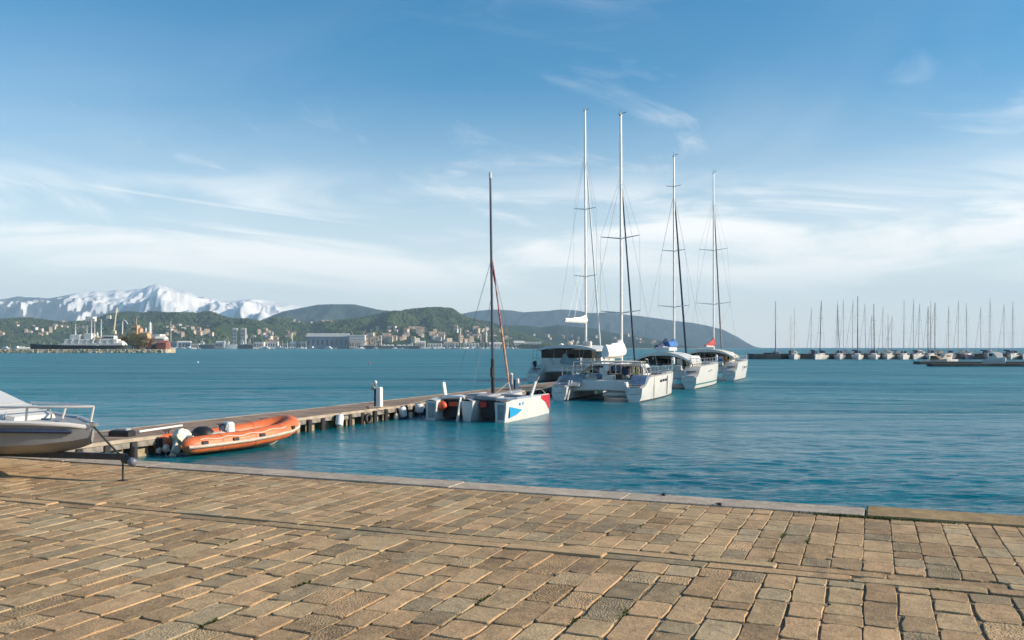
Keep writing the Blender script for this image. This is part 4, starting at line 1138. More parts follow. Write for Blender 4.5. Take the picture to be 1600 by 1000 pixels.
def extra_arch(root, p, xh, bd, zd, y0, y1):
    """saloon cat with an arched hard top, dark windows and a flat-topped boom"""
    xb = xh - bd * 0.35
    zt = p['roof_z']; yr = p.get('roof_y', (1.8, 7.2)); arch = p.get('arch', 0.62); xw = p.get('roof_w', 2 * xb * 1.02); xo = p.get('roof_x', 0.0)
    cab = cabin_shell(root, xb * 0.98, 4.2, y1 + 0.4, zd * 0.92, zt + arch * 0.55)
    r_ = MB(); roof_shell(r_, xo, xw, yr[0], yr[1], zt - 0.05, 0.30, arch); rf = r_.build('hard_top', p.get('roof_mat', WHITE), root, 40)
    # aft bulkhead with big dark panes
    n = 4
    for k in range(n):
        a = -xb * 0.84 + k * (xb * 1.68 / n)
        pane(cab, a + 0.05, a + xb * 1.68 / n - 0.05, zd + 0.18, zt + arch * 0.25, 4.17)
    for s in (-1, 1):
        side_window(cab, s * xb * 0.955, 4.5, 7.0, zd + 0.25, zt + arch * 0.15, s * 0.11)
    # lens-shaped dark side screens under the arch
    for s in (-1, 1):
        xa, xb2 = (s * xw * 0.47, s * xw * 0.16)
        poly = [(xo + xa, zt - 0.02), (xo + xa * 0.86 + xb2 * 0.14, zt + arch * 0.26), (xo + (xa + xb2) / 2, zt + arch * 0.46), (xo + xb2, zt + arch * 0.56), (xo + xb2, zt + 0.02)]
        MB().prism(poly, yr[0] + 0.5, yr[0] + 0.54, 'y').build('dark_screen', GLASS, root)
        MB().tube([(xo + xb2 * 0.95, yr[0] + 0.45, zt + arch * 0.5), (xo + xb2 * 0.95, yr[0] + 0.4, zd * 0.86)], 0.05, 8).build('roof_post', p.get('post_mat', WHITE), root, 40)
        MB().tube([(xo + xa * 0.95, yr[0] + 0.3, zt - 0.02), (xo + xa * 0.98, yr[0] + 0.2, zd * 0.9)], 0.04, 8).build('roof_post', WHITE, root, 40)
    # cockpit: coaming, seats, table, clutter
    MB().box((0, yr[0] - 0.15, zd * 0.93), (xb * 1.5, 0.35, 0.42), ch=0.06).build('aft_seat', OFFW, root)
    MB().box((-xb * 0.25, yr[0] + 0.9, zd * 0.95 + 0.25), (1.1, 0.7, 0.06), ch=0.02).build('cockpit_table', WHITE, root)
    MB().box((-xb * 0.30, yr[0] + 0.2, zd + 0.28), (0.5, 0.06, 0.5), ch=0.02).build('folded_screen', BLACK, root)
    helm_seat(root, xb * 0.62, yr[0] + 0.5, zd * 0.9, OFFW); wheel(root, xb * 0.62, yr[0] + 1.0, zd + 0.55)
    fender_on(root, xb * 0.45, yr[0] - 0.3, zd + 0.45, 0.15, 0.33, WHITEC)
    rg2 = random.Random(p.get('seed', 3))
    for k in range(10):
        c = (rg2.uniform(-xb * 0.8, xb * 0.9), rg2.uniform(0.9, 2.0), zd * 0.9 + rg2.uniform(0.1, 0.3))
        MB().ball(c, (rg2.uniform(0.10, 0.2), 0.14, rg2.uniform(0.08, 0.18)), 9, 6).build('cockpit_bag', (BEIGE, NAVY, OFFW, BLACK, GREYF)[k % 5], root, 50)
    for s in (-1, 1):        # davits
        MB().tube([(s * 1.1, y0 + 0.1, zd * 0.9), (s * 1.1, y0 - 0.1, zd + 0.5), (s * 1.1, y0 - 0.9, zd + 0.62)], 0.05, 8).build('davit', WHITE, root, 40)
    fender_on(root, xh - bd * 1.05, 0.9, 0.75, 0.12, 0.4)
    y = p['mast']['y']; bz = p.get('boom_z', zt + arch + 0.28)
    MB().tube([(0, y - 0.15, bz), (0, y - 5.0, bz)], 0.10, 10).build('boom', ALU, root, 40)
    if p.get('tray'):
        MB().box((0.0, y - 3.4, bz - 0.12), (1.3, 3.2, 0.30), ch=0.06).build('roof_locker', WHITE, root)
    sail_bag(root, (0, y - 0.2, bz + 0.02), (p.get('bag_dx', 0.0), y - p.get('bag_l', 4.4), bz), p.get('bag_h0', 1.5), p.get('bag_h1', 0.5), p.get('bag_w', 0.42), p['bag'])
    if p.get('bag2'):
        sail_bag(root, (-0.35, y - 1.8, bz + 0.02), (-0.55, y - 4.7, bz - 0.15), 0.75, 0.35, 0.36, p['bag2'])

def extra_big(root, p, xh, bd, zd, y0, y1):
    """large cat: wide dark glass enclosure, thick white roof, big covered sail"""
    xb = xh - bd * 0.2
    zt = 3.30
    cab = cabin_shell(root, xb * 1.0, 4.6, y1 + 0.6, zd * 0.9, zt)
    # tall dark enclosure round the cockpit
    zz0 = zd + 0.68; n = 4
    for k in range(n):
        w_ = (xb * 2 * 0.92) / n; a = -xb * 0.96 + k * w_
        pane(root, a + 0.03, a + w_ - 0.04, zz0, zt - 0.02, 1.95, 'enclosure_pane')
        MB().box((a, 1.95, (zz0 + zt) / 2), (0.07, 0.07, zt - zz0), ch=0.01).build('enclosure_post', GREYP, root)
    for s in (-1, 1):
        side_window(root, s * xb * 0.98, 2.1, 4.4, zz0, zt - 0.05, s * 0.08)
        side_window(cab, s * xb * 0.965, 4.8, 7.6, zd + 0.45, zt - 0.4, s * 0.12)
    MB().box((0, 1.95, (zz0 + zd * 0.86) / 2), (xb * 1.95, 0.12, zz0 - zd * 0.86), ch=0.02).build('aft_bulkhead', WHITE, root)
    r_ = MB(); roof_shell(r_, 0.1, xb * 2 * 1.08, 1.1, y1 - 0.5, zt + 0.0, 0.34, 0.46); rf = r_.build('hard_top', WHITE, root, 40)
    MB().prism([(-xb * 0.42, zt + 0.22), (-xb * 0.20, zt + 0.62), (-xb * 0.12, zt + 0.34)], 1.5, 2.2, 'y').build('roof_fin', WHITE, rf)
    MB().box((0.35, 3.2, zt + 0.38), (xb * 0.85, 1.6, 0.10), ch=0.03).build('solar_panel', GLASS, rf)
    MB().ball((-0.2, 3.0, zt + 0.62), (0.42, 0.3, 0.26), 12, 8).build('covered_dome', BEIGE, rf, 40)
    helm = MB().box((xb * 0.55, 3.4, zt + 0.5), (0.9, 0.5, 0.7), ch=0.08).build('helm_console', OFFW, rf)
    # stern details
    for s in (-1, 1):
        MB().tube([(s * 1.5, y0 + 0.1, zd), (s * 1.5, y0 - 0.4, zd + 0.55), (s * 1.5, y0 - 1.3, zd + 0.62)], 0.06, 8).build('davit', WHITE, root, 40)
    MB().prism([(-xb * 0.12, zd + 0.45), (xb * 0.02, zd + 1.15), (xb * 0.14, zd + 0.65), (xb * 0.6, zd + 0.75), (xb * 0.6, zd + 0.05), (-xb * 0.1, zd + 0.05)], 0.6, 1.2, 'y').build('stern_cover', GREYF, root)
    o_ = outboard(root, -xh, 0.9, zd * 0.95, 0.85, BLACK)
    for k, (dx, h) in enumerate(((-0.5, 1.9), (0.1, 1.1), (0.45, 1.4))):
        MB().tube([(-xh + dx, 1.2, zd), (-xh + dx + 0.25 - 0.35 * k, 1.2, zd + h)], 0.014, 6).build('fishing_rod', BLACK, root)
    y = p['mast']['y']
    MB().tube([(0, y - 0.15, 6.2), (0.0, y - 7.2, 6.15)], 0.10, 10).build('boom', WHITE, root, 40)
    sail_bag(root, (0, y - 0.2, 6.22), (0.0, y - 7.0, 6.2), 0.75, 0.25, 0.26, WHITEC)
    for k, t in enumerate((0.3, 0.6, 0.9)):
        MB().tube([(0, y - 7.0 * t, 6.2), (0, y - 0.3, 12 + k)], 0.012, 5).build('lazy_jack', WIRE, root)
    MB().tube([(0, y - 7.0, 6.2), (0.0, 2.2, zt + 0.3)], 0.02, 6).build('mainsheet', WIRE, root)

T_ = 0.012
catamaran('catamaran', 'large catamaran with dark glass enclosure and white roof on the far side of the pontoon', -28.6, 82.4, 0.0,
          dict(L=15.0, B=7.8, zd=1.75, bd=0.78, bw=0.55, stern_z=0.9, scoop=1.8, bridge=(1.7, 10.2), zb=0.95, extra=extra_big,
               mast=dict(y=8.1, z0=3.55, z1=29.0, rake=0.35, r=0.17, spread=[(0.30, 1.3, 0.15), (0.585, 1.25, 0.15)], furl=WHITEC, furl_r=0.08, st=0.83, jt=0.84, wr=0.009)))
catamaran('catamaran', 'nearest catamaran with open cockpit, beige bimini and round white sail cover', -16.5, 54.3, 0.0,
          dict(L=11.0, B=6.3, zd=1.58, bd=0.62, bw=0.47, stern_z=0.92, scoop=1.9, bridge=(1.2, 7.4), zb=0.58, extra=extra_near, ports=[(5.0, 1.22), (5.75, 1.24), (6.5, 1.25)],
               mast=dict(y=6.3, z0=2.35, z1=20.0, rake=0.22, r=0.145, spread=[(0.205, 1.45, 0.3), (0.505, 1.42, 0.3)], furl=NAVY, furl_r=0.06, st=0.76, jt=0.77, wr=0.0075)))
catamaran('catamaran', 'middle catamaran with arched white hard top, blue sail cover and green hull stripe', -16.7, 72.9, 0.0,
          dict(L=13.4, B=6.7, zd=1.92, bd=0.68, bw=0.52, stern_z=1.02, scoop=1.6, bridge=(1.2, 8.8), zb=0.8, extra=extra_arch, stripe=(GREEN, 0.42), roof_z=2.30, arch=0.85, roof_w=5.3, roof_y=(1.3, 6.8), roof_mat=WHITE, tray=True,
               bag=BLUEC, bag2=NAVY, bag_h0=0.72, bag_h1=0.55, bag_w=0.42, bag_l=3.0, boom_z=3.50, seed=4,
               mast=dict(y=6.6, z0=3.0, z1=20.9, rake=0.10, r=0.135, spread=[(0.235, 1.45, 0.2), (0.52, 1.05, 0.2), (0.85, 0.72, 0.1)], furl=NAVY, furl_r=0.085, st=0.82, jt=0.83, wr=0.0075)))
catamaran('catamaran', 'farthest catamaran with grey roof edge and folded red sail cover', -16.3, 93.4, 0.0,
          dict(L=12.0, B=6.5, zd=1.95, bd=0.72, bw=0.55, stern_z=1.0, scoop=1.5, bridge=(1.2, 8.0), zb=0.8, extra=extra_arch, roof_z=2.55, arch=0.80, roof_w=5.6, roof_y=(1.2, 6.4), roof_mat=OFFW, post_mat=BEIGE, ports=[(6.4, 1.3), (7.6, 1.35)],
               bag=REDC, bag_h0=0.95, bag_h1=0.2, bag_w=0.22, bag_l=2.4, boom_z=3.62, seed=6, bag_dx=-0.5,
               mast=dict(y=5.3, z0=3.2, z1=22.9, rake=0.10, r=0.135, spread=[(0.26, 1.9, 0.25), (0.565, 1.55, 0.25)], furl=GREYF, furl_r=0.09, st=0.86, jt=0.87, wr=0.008)))
# lettering strokes on the side of the middle catamaran are too faint to read: a thin flowing line
for o in list(bpy.data.objects):
    if o.type == 'EMPTY' and o.get('label', '').startswith('middle catamaran'):
        pts = [(3.345, 5.2 + 0.16 * k, 1.36 + 0.035 * math.sin(k * 2.1) + 0.012 * k) for k in range(13)]
        MB().tube(pts, 0.018, 5).build('hull_script', NAVY, o)
    if o.type == 'EMPTY' and o.get('label', '').startswith('farthest catamaran'):
        for k, (yy, zz) in enumerate(((4.4, 1.30), (5.0, 1.45), (5.5, 1.22), (4.6, 1.02), (5.9, 1.40))):
            MB().box((3.245, yy, zz), (0.02, 0.28, 0.10), rot=(0.5 * (k % 2), 0, 0)).build('hull_mark', BLUEC if k % 2 else NAVY, o)
        MB().tube([(-2.0, 1.5, 2.1), (0.6, 0.2, 1.3), (1.6, 0.1, 1.0)], 0.03, 6).build('mooring_line', WHITEC, o, 40)
        MB().ball((1.35, 1.2, 1.9), (0.35, 0.3, 0.42), 12, 8).build('blue_cover', BLUEC, o, 40)
        MB().box((1.7, 1.6, 2.35), (0.7, 0.12, 0.5), ch=0.04).build('orange_lifebuoy', ORANGEB, o)

# ------------------------------------------------------------------ trimaran
tri = empty('trimaran', UV(-17.8, 37.4, 0.0), -TH)
tag(tri, 'racing trimaran with black mast, red bows and dark nets beside the pontoon', 'trimaran')
def tri_float(x0, name, L, bd, bw, zd):
    st = [(0.0, bd * 0.9, bw * 0.8, zd * 0.92, -0.12), (0.8, bd, bw * 0.95, zd, -0.2), (2.6, bd, bw, zd, -0.25), (4.4, bd * 0.85, bw * 0.78, zd, -0.25), (5.6, bd * 0.6, bw * 0.42, zd * 0.98, -0.2), (L - 0.15, bd * 0.28, bw * 0.14, zd * 0.97, -0.08), (L, bd * 0.12, 0.02, zd * 0.95, 0.1)]
    mb = MB(); hull_mesh(mb, st, x0, 0.06, 0, 0)
    h = mb.build(name, WHITE, tri, 35)
    # red bow cap, a shell just proud of the bow
    rc = MB(); rr = []
    for (y, b1, b2, zt, zb) in ((L - 1.9, bd * 0.80 + 0.012, bw * 0.85 + 0.012, zd * 0.99, zd * 0.86), (L - 1.0, bd * 0.60 + 0.014, bw * 0.62 + 0.014, zd * 0.985, zd * 0.62), (L - 0.15, bd * 0.30 + 0.01, bw * 0.2 + 0.01, zd * 0.98, 0.22), (L + 0.02, bd * 0.12 + 0.01, 0.03, zd * 0.96, 0.14)):
        rr.append([(x0 - b1, y, zt + 0.015), (x0 + b1, y, zt + 0.015), (x0 + (b1 + b2) / 2 + 0.01, y, (zt + zb) / 2), (x0 + b2 * 1.1, y, zb), (x0 - b2 * 1.1, y, zb), (x0 - (b1 + b2) / 2 - 0.01, y, (zt + zb) / 2)])
    rc.loft(rr, True, True, True); rc.build('red_bow', REDP, h, 40)
    return h
fl_s = tri_float(1.82, 'starboard_float', 6.6, 0.33, 0.27, 1.02)
fl_p = tri_float(-1.82, 'port_float', 6.6, 0.33, 0.27, 1.02)
st = [(0.2, 0.30, 0.20, 0.95, -0.1), (1.2, 0.55, 0.36, 1.0, -0.25), (3.5, 0.6, 0.40, 1.05, -0.3), (5.2, 0.45, 0.28, 1.08, -0.3), (6.8, 0.18, 0.1, 1.1, -0.15), (7.2, 0.06, 0.02, 1.1, 0.1)]
mb = MB(); hull_mesh(mb, st, 0.0, 0.10, 0, 1); ch_ = mb.build('centre_hull', [WHITE, GREYP], tri, 35)
MB().prism([(0.25, 0.0), (0.25, 0.9), (0.34, 0.9), (0.34, 0.0)], -0.22, 0.22, 'x').build('transom_panel', GREYF, ch_)
rings = []
for (y, w_, z1) in ((1.9, 0.34, 1.12), (2.2, 0.40, 1.16), (3.6, 0.40, 1.18), (4.6, 0.28, 1.14), (4.8, 0.2, 1.1)):
    rings.append([(-w_, y, 1.0), (-w_ * 0.85, y, z1), (w_ * 0.85, y, z1), (w_, y, 1.0)])
MB().loft(rings, True, True, True).build('cuddy', GREYF, tri, 30)
for yy in (0.75, 3.4):
    bm_ = MB().tube([(-1.82, yy, 1.0), (-0.9, yy + 0.1, 1.05), (0.9, yy + 0.1, 1.05), (1.82, yy, 1.0)], 0.10, 10).build('cross_beam', GREYP, tri, 40)
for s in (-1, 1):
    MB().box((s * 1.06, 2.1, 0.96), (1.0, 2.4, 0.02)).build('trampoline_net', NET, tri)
    MB().box((s * 1.0, 0.70, 0.56), (0.96, 0.05, 0.80), ch=0.01).build('net_shade_panel', BLACK, tri)  # added black panel: paints in the dark shade below the nets
# orange bundles lashed under the nets, silver-grey covers on the beams
MB().ball((-1.38, 0.35, 0.68), (0.24, 0.18, 0.24), 12, 8).build('orange_buoy', ORANGEB, tri, 40)
MB().box((-0.80, 0.62, 0.76), (0.75, 0.09, 0.20), ch=0.03).build('red_bundle', ORANGEB, tri)
MB().box((0.66, 0.62, 0.78), (0.4, 0.09, 0.26), ch=0.03).build('red_bundle', REDP, tri)
MB().tube([(-1.5, 0.62, 1.05), (-1.35, 0.62, 1.10), (-0.5, 0.66, 1.12), (-0.35, 0.66, 1.08)], [0.05, 0.10, 0.10, 0.05], 10).build('rolled_sail', WHITEC, tri, 40)
MB().tube([(0.15, 0.66, 1.04), (0.3, 0.66, 1.09), (1.3, 0.62, 1.08), (1.5, 0.62, 1.03)], [0.05, 0.11, 0.11, 0.05], 10).build('rolled_sail', GREYF, tri, 40)
MB().box((1.82, 0.75, 1.06), (0.62, 1.3, 0.10), ch=0.03).build('silver_cover', STEEL, tri)
MB().prism([(0.35, 0.20), (0.35, 0.72), (1.9, 0.50), (1.2, 0.30)], 1.82 + 0.322, 1.82 + 0.338, 'x').build('blue_arrow', CYANP, fl_s)
MB().box((1.82 + 0.332, 1.6, 0.78), (0.02, 0.18, 0.12)).build('hull_emblem', BLUEC, fl_s)
MB().box((1.82 + 0.332, 2.0, 0.80), (0.02, 0.14, 0.14), rot=(0.6, 0, 0)).build('hull_emblem', CYANP, fl_s)
for (x, h0) in ((-1.82, fl_p), (1.82, fl_s)):
    MB().box((x, -0.012, 0.48), (0.42, 0.02, 0.70), ch=0.008).build('transom_panel', GREYF, h0)
    MB().box((x - 0.19, -0.03, 0.40), (0.10, 0.05, 0.95), ch=0.01).build('rudder_stock', WHITE, h0)
# kicked-up rudder of the centre hull
MB().prism([(-0.25, -0.05), (-0.05, -0.05), (0.28, 1.12), (0.12, 1.15)], -0.36, -0.31, 'x').build('rudder_blade', WHITE, tri)
# raised daggerboards in the floats
for (x, y, tx, ty) in ((-1.82, 1.6, -0.12, -0.05), (1.82, 3.9, 0.22, 0.12)):
    A = Vector((x, y, 0.98)); Bv = A + Vector((tx, ty, 0.80))
    rr = [[(c.x - 0.04, c.y - 0.14, c.z), (c.x + 0.04, c.y - 0.14, c.z), (c.x + 0.04, c.y + 0.14, c.z), (c.x - 0.04, c.y + 0.14, c.z)] for c in (A, Bv)]
    MB().loft(rr, True, True, True).build('daggerboard', WHITE, tri)
ms, P = rig(tri, 0.0, 3.3, 1.15, 12.2, 0.35, 0.085, DARKMAST, [], [(-1.95, 2.6, 1.0), (1.95, 2.6, 1.0)], (0, 6.0, 1.1), None, 0.04, None, 0.62, 0.006, None, False, 0.64)
MB().tube([P(0.985), P(1.012)], 0.07, 10).build('white_masthead', WHITE, ms, 40)
MB().box(tuple(P(0.10) + Vector((0, -0.12, 0))), (0.13, 0.14, 0.5), ch=0.02).build('mast_box', BLACK, ms)
MB().tube([P(0.0), P(0.16)], 0.095, 10).build('mast_sleeve', BLACK, ms, 40)
f0 = P(0.64); f1 = Vector((0.0, 6.0, 1.1))
f1 = Vector((0.25, 4.75, 1.7))
MB().tube([f0.lerp(f1, t) for t in (0.0, 0.03)], 0.012, 6).build('halyard', ROPE, tri)
MB().tube([f0.lerp(f1, t) for t in (0.03, 0.07, 0.13, 0.20, 0.24)], [0.02, 0.05, 0.065, 0.05, 0.022], 10).build('red_sail_roll', REDC, tri, 40)
MB().tube([f0.lerp(f1, t) for t in (0.24, 0.32, 0.38, 0.46, 0.55)], [0.022, 0.035, 0.028, 0.045, 0.04], 10).build('twisted_sail', mat('faded_red_cloth', (0.42, 0.13, 0.10), 0.8, var=0.3, vscale=8), tri, 40)
MB().tube([f0.lerp(f1, t) for t in (0.55, 0.66, 0.8, 0.93, 1.0)], [0.04, 0.06, 0.055, 0.06, 0.03], 10).build('rolled_gennaker', mat('salmon_sailcloth', (0.62, 0.33, 0.22), 0.8, var=0.2, vscale=5, dirt=(0.4, 0.08, 0.06), dirt_amt=0.6), tri, 40)
MB().tube([f1, (-0.35, 4.1, 1.0)], 0.03, 6).build('tack_line', ROPE, tri)
MB().tube([f1, (0.3, 5.0, 1.08)], 0.025, 6).build('tack_line', WHITEC, tri)
MB().tube([(1.82, 6.3, 0.98), (1.9, 5.2, 1.35), (0.5, 4.2, 1.35)], 0.015, 6).build('bow_line', ROPE, tri)
MB().tube([(-0.9, 2.6, 1.0), P(0.45)], 0.012, 6).build('running_backstay', WIRE, tri)

# ------------------------------------------------------------------ orange inflatable beside the pontoon
ribA = Vector((-10.75, 28.55, 0.0)); ribB = Vector((-8.15, 32.40, 0.0))
dr = (ribB - ribA); yaw = -math.atan2(dr.x, dr.y)
rib = empty('inflatable_boat', ribA, yaw)
tag(rib, 'orange rigid inflatable boat with white outboard engine tied beside the pontoon', 'inflatable boat')
LR = dr.length + 0.05; BR = 0.80
path, rad = [], []
for (x, y, z, r_) in ((BR * 0.98, -0.62, 0.36, 0.06), (BR, -0.50, 0.37, 0.20), (BR, -0.25, 0.37, 0.275), (BR, 0.6, 0.38, 0.285), (BR, 1.8, 0.40, 0.29), (BR * 0.99, 2.9, 0.47, 0.29), (BR * 0.88, 3.6, 0.54, 0.285), (BR * 0.64, 4.1, 0.64, 0.28), (BR * 0.30, 4.38, 0.71, 0.275)):
    path.append((x, y, z)); rad.append(r_)
full = path + [(0, 4.46, 0.74)] + [(-x, y, z) for (x, y, z) in reversed(path)]
rads = rad + [0.275] + rad[::-1]
tb = MB().tube(full, rads, 18).build('inflatable_tube', ORANGE, rib, 50)
# pale rubbing strake round the outside of the tube
sp = []
for (x, y, z), r_ in zip(full, rads):
    n_ = Vector((1 if x > 0 else -1 if x < 0 else 0, 0, 0)) if y < 3.2 else Vector((x, (y - 3.0) * 0.75, 0)).normalized()
    sp.append(Vector((x, y, z)) + n_ * (r_ * 0.985) + Vector((0, 0, -0.03)))
MB().tube(sp[1:-1], 0.080, 8, True, 0, 0.8).build('rubbing_strake', STRAKE, tb, 50)
for s in (1, -1):
    for k, yy in enumerate((0.05, 1.25, 2.35, 3.75)):
        i = max(j for j in range(len(path)) if path[j][1] <= yy); j = min(i + 1, len(path) - 1)
        t = (yy - path[i][1]) / max(path[j][1] - path[i][1], 1e-6)
        c = Vector(path[i]).lerp(Vector(path[j]), t); r_ = rad[i] + (rad[j] - rad[i]) * t
        an = 0.0 if yy < 3.2 else 0.5 * s
        MB().box((s * (c.x + (r_ * 0.96) * math.cos(an * s)), c.y + r_ * 0.5 * (yy > 3.2), c.z + 0.07), (0.09, 0.24, 0.12), ch=0.015, rot=(0, 0, an)).build('handle_patch', BLACK, tb)
    cone = MB().tube([(s * BR * 0.98, -0.62, 0.36), (s * BR * 0.98, -0.66, 0.36)], [0.07, 0.03], 12).build('tube_end_cap', ORANGE, tb, 40)
gl = []
for s in (1, -1):
    pts = []
    for k in range(25):
        yy = -0.1 + 3.6 * k / 24.0
        i = max(j for j in range(len(path)) if path[j][1] <= yy); j = min(i + 1, len(path) - 1)
        t = (yy - path[i][1]) / max(path[j][1] - path[i][1], 1e-6)
        c = Vector(path[i]).lerp(Vector(path[j]), t); r_ = rad[i] + (rad[j] - rad[i]) * t
        an = R(38) + 0.10 * math.sin(k * math.pi / 3)
        pts.append((s * (c.x + (r_ + 0.015) * math.cos(an)), yy, c.z + (r_ + 0.015) * math.sin(an)))
    MB().tube(pts, 0.010, 6).build('grab_line', WHITEC, tb, 40)
    for yy in (0.75, 2.1, 3.3):
        i = max(j for j in range(len(path)) if path[j][1] <= yy); j = min(i + 1, len(path) - 1)
        t = (yy - path[i][1]) / max(path[j][1] - path[i][1], 1e-6)
        c = Vector(path[i]).lerp(Vector(path[j]), t); r_ = rad[i] + (rad[j] - rad[i]) * t
        MB().tube([(s * c.x, yy - 0.03, c.z), (s * c.x, yy + 0.03, c.z)], r_ + 0.004, 18, False).build('tube_seam', mat('faded_seam_tape', (0.50, 0.10, 0.035), 0.6, var=0.1), tb, 50)
# V hull, floor, transom
hr = []
for (y, b_, z1, zk) in ((0.0, 0.62, 0.22, -0.12), (1.5, 0.64, 0.22, -0.2), (3.0, 0.58, 0.28, -0.18), (3.8, 0.36, 0.40, 0.02), (4.25, 0.12, 0.55, 0.25)):
    hr.append([(-b_, y, z1), (0, y, zk), (b_, y, z1)])
MB().loft(hr, True, True, True).build('hull', STRAKE, rib, 30)
MB().box((0, 1.9, 0.27), (1.1, 3.7, 0.04)).build('floor', GREYF, rib)
MB().box((0, 0.0, 0.40), (1.10, 0.07, 0.50), ch=0.02).build('transom', OFFW, rib)
ob = outboard(rib, 0.05, -0.06, 0.24, 0.95, mat('yellowed_white_cowling', (0.70, 0.66, 0.52), 0.4, var=0.06), -0.55)
MB().tube([(-0.15, -0.02, 0.52), (0.25, -0.02, 0.52)], 0.02, 6).build('cowling_handle', BLACK, ob)
ct = MB(); ct.ball((0.18, 0.62, 0.60), (0.42, 0.36, 0.30), 14, 8); ct.build('covered_seat', BLACK, rib, 50)
MB().ball((0.48, 0.95, 0.58), (0.26, 0.42, 0.13), 12, 8).build('crumpled_cover', STRAKE, rib, 50)
cs = MB().box((0.05, 1.75, 0.62), (0.42, 0.34, 0.66), ch=0.05, top=0.86).build('steering_console', PEDW, rib)
MB().box((0.05, 1.54, 0.80), (0.36, 0.05, 0.24), rot=(-0.3, 0, 0), ch=0.01).build('console_panel', GREYP, cs)
pts = [(0.05 + 0.15 * math.cos(a), 1.50, 0.74 + 0.15 * math.sin(a)) for a in [2 * math.pi * k / 14 for k in range(15)]]
MB().tube(pts, 0.016, 6).build('steering_wheel', BLACK, cs, 40)
MB().box((0.0, 2.75, 0.44), (1.12, 0.26, 0.05), rot=(0, 0, 0.25), ch=0.01).build('thwart', TIMB, rib)
MB().box((0.15, 3.25, 0.45), (0.95, 0.30, 0.06), rot=(0.05, 0, 0.3), ch=0.01).build('thwart', OFFW, rib)
MB().box((0, 3.6, 0.44), (0.7, 0.6, 0.05)).build('bow_shade_panel', mat('shaded_bow_red', (0.22, 0.035, 0.025), 0.7), rib)  # dark red sheet, shade inside the orange bow put into the colour
MB().box((-0.25, 1.1, 0.42), (0.35, 0.3, 0.24), ch=0.03).build('fuel_tank', REDP, rib)
rcl = random.Random(21)
MB().tube([((0.10 + 0.05 * (k % 7) / 7) * math.cos(k * 0.7), 2.25 + (0.13 + 0.05 * (k % 5) / 5) * math.sin(k * 0.7), 0.31 + 0.0016 * k) for k in range(70)], 0.016, 6).build('rope_heap', ROPE, rib, 50)
MB().tube([(-0.38, 2.45, 0.29), (-0.38, 2.45, 0.55)], [0.11, 0.14], 14).build('bucket', BLACK, rib, 40)
MB().ball((0.38, 1.95, 0.40), (0.17, 0.26, 0.13), 12, 8).build('kit_bag', NAVY, rib, 50)
MB().ball((-0.42, 0.45, 0.55), (0.24, 0.3, 0.18), 12, 8).build('crumpled_cover', GREYF, rib, 50)
MB().ball((-0.30, -0.42, 0.22), (0.12, 0.12, 0.15), 12, 8).build('stern_buoy', BEIGE, rib, 40)
MB().ball((-0.58, -0.50, 0.14), (0.10, 0.10, 0.13), 12, 8).build('stern_buoy', BEIGE, rib, 40)
for k in range(4):
    MB().box((0.33 - 0.12 * k, 1.2 + 0.1 * (k % 2), 0.36 + 0.04 * (k % 3)), (0.2, 0.16, 0.12), rot=(0, 0, 0.5 * k), ch=0.02).build('stowed_gear', (BLACK, OFFW, GREYP, TEAK)[k], rib)
MB().tube([(0, 4.6, 0.85), (-0.6, 5.1, 0.6), (-1.1, 5.5, 0.62)], 0.014, 6).build('painter_line', ROPE, rib)
# ------------------------------------------------------------------ small boat on a road trailer, left end of the quay
# hitch leg stands at the foot seen near the left edge
legw = at(192, (CAMZ - QZ) * F / (751 - HOR), QZ)
tyaw = -TH + R(4)
tr_o = empty('boat_trailer', legw, tyaw)      # x points along the quay to the right; the hitch end is at x = 0
tag(tr_o, 'black boat trailer drawbar with ball hitch propped on a thin leg', 'trailer')
TBLK = mat('black_trailer_paint', (0.02, 0.022, 0.026), 0.45, var=0.2, dirt=(0.12, 0.07, 0.04), dirt_amt=0.3)
MB().tube([(0, 0, 0.0), (0, 0, 0.24)], 0.011, 8).build('prop_leg', TBLK, tr_o, 40)
MB().box((0, 0, 0.006), (0.10, 0.07, 0.01)).build('foot_plate', TBLK, tr_o)
MB().box((-1.2, 0, 0.27), (2.5, 0.075, 0.075), rot=(0, -0.015, 0), ch=0.006).build('drawbar', TBLK, tr_o)
MB().tube([(0.0, 0, 0.25), (0.06, 0, 0.25), (0.13, 0, 0.25), (0.17, 0, 0.24)], [0.035, 0.05, 0.045, 0.03], 12).build('coupling', TBLK, tr_o, 40)
MB().ball((0.135, 0, 0.235), (0.06, 0.055, 0.055), 14, 10).build('hitch_ball', mat('worn_grey_hitch', (0.13, 0.15, 0.19), 0.4, var=0.2), tr_o, 40)
MB().box((0.15, 0.02, 0.33), (0.055, 0.05, 0.17), ch=0.01).build('hitch_handle', TBLK, tr_o)
MB().box((-0.95, 0, 0.48), (0.06, 0.06, 0.40), rot=(0, 0.2, 0), ch=0.005).build('winch_post', TBLK, tr_o)
MB().tube([(-0.92, -0.09, 0.62), (-0.92, 0.09, 0.62)], 0.05, 12).build('winch_drum', GREYP, tr_o, 40)
for s in (-1, 1):
    MB().tube([(-1.6, 0, 0.27), (-2.6, s * 0.55, 0.30), (-4.4, s * 0.60, 0.30)], 0.035, 8).build('side_rail', TBLK, tr_o, 40)
    wt = MB().tube([(-3.4, s * 0.72, 0.27), (-3.4, s * 0.76, 0.27), (-3.4, s * 0.86, 0.27), (-3.4, s * 0.90, 0.27)], [0.22, 0.27, 0.27, 0.22], 24).build('wheel', BLACK, tr_o, 40)
    MB().tube([(-3.4, s * 0.905, 0.27), (-3.4, s * 0.915, 0.27)], [0.15, 0.12], 16).build('rim', STEEL, wt, 40)
MB().tube([(-3.4, -0.8, 0.27), (-3.4, 0.8, 0.27)], 0.03, 8).build('axle', TBLK, tr_o, 40)
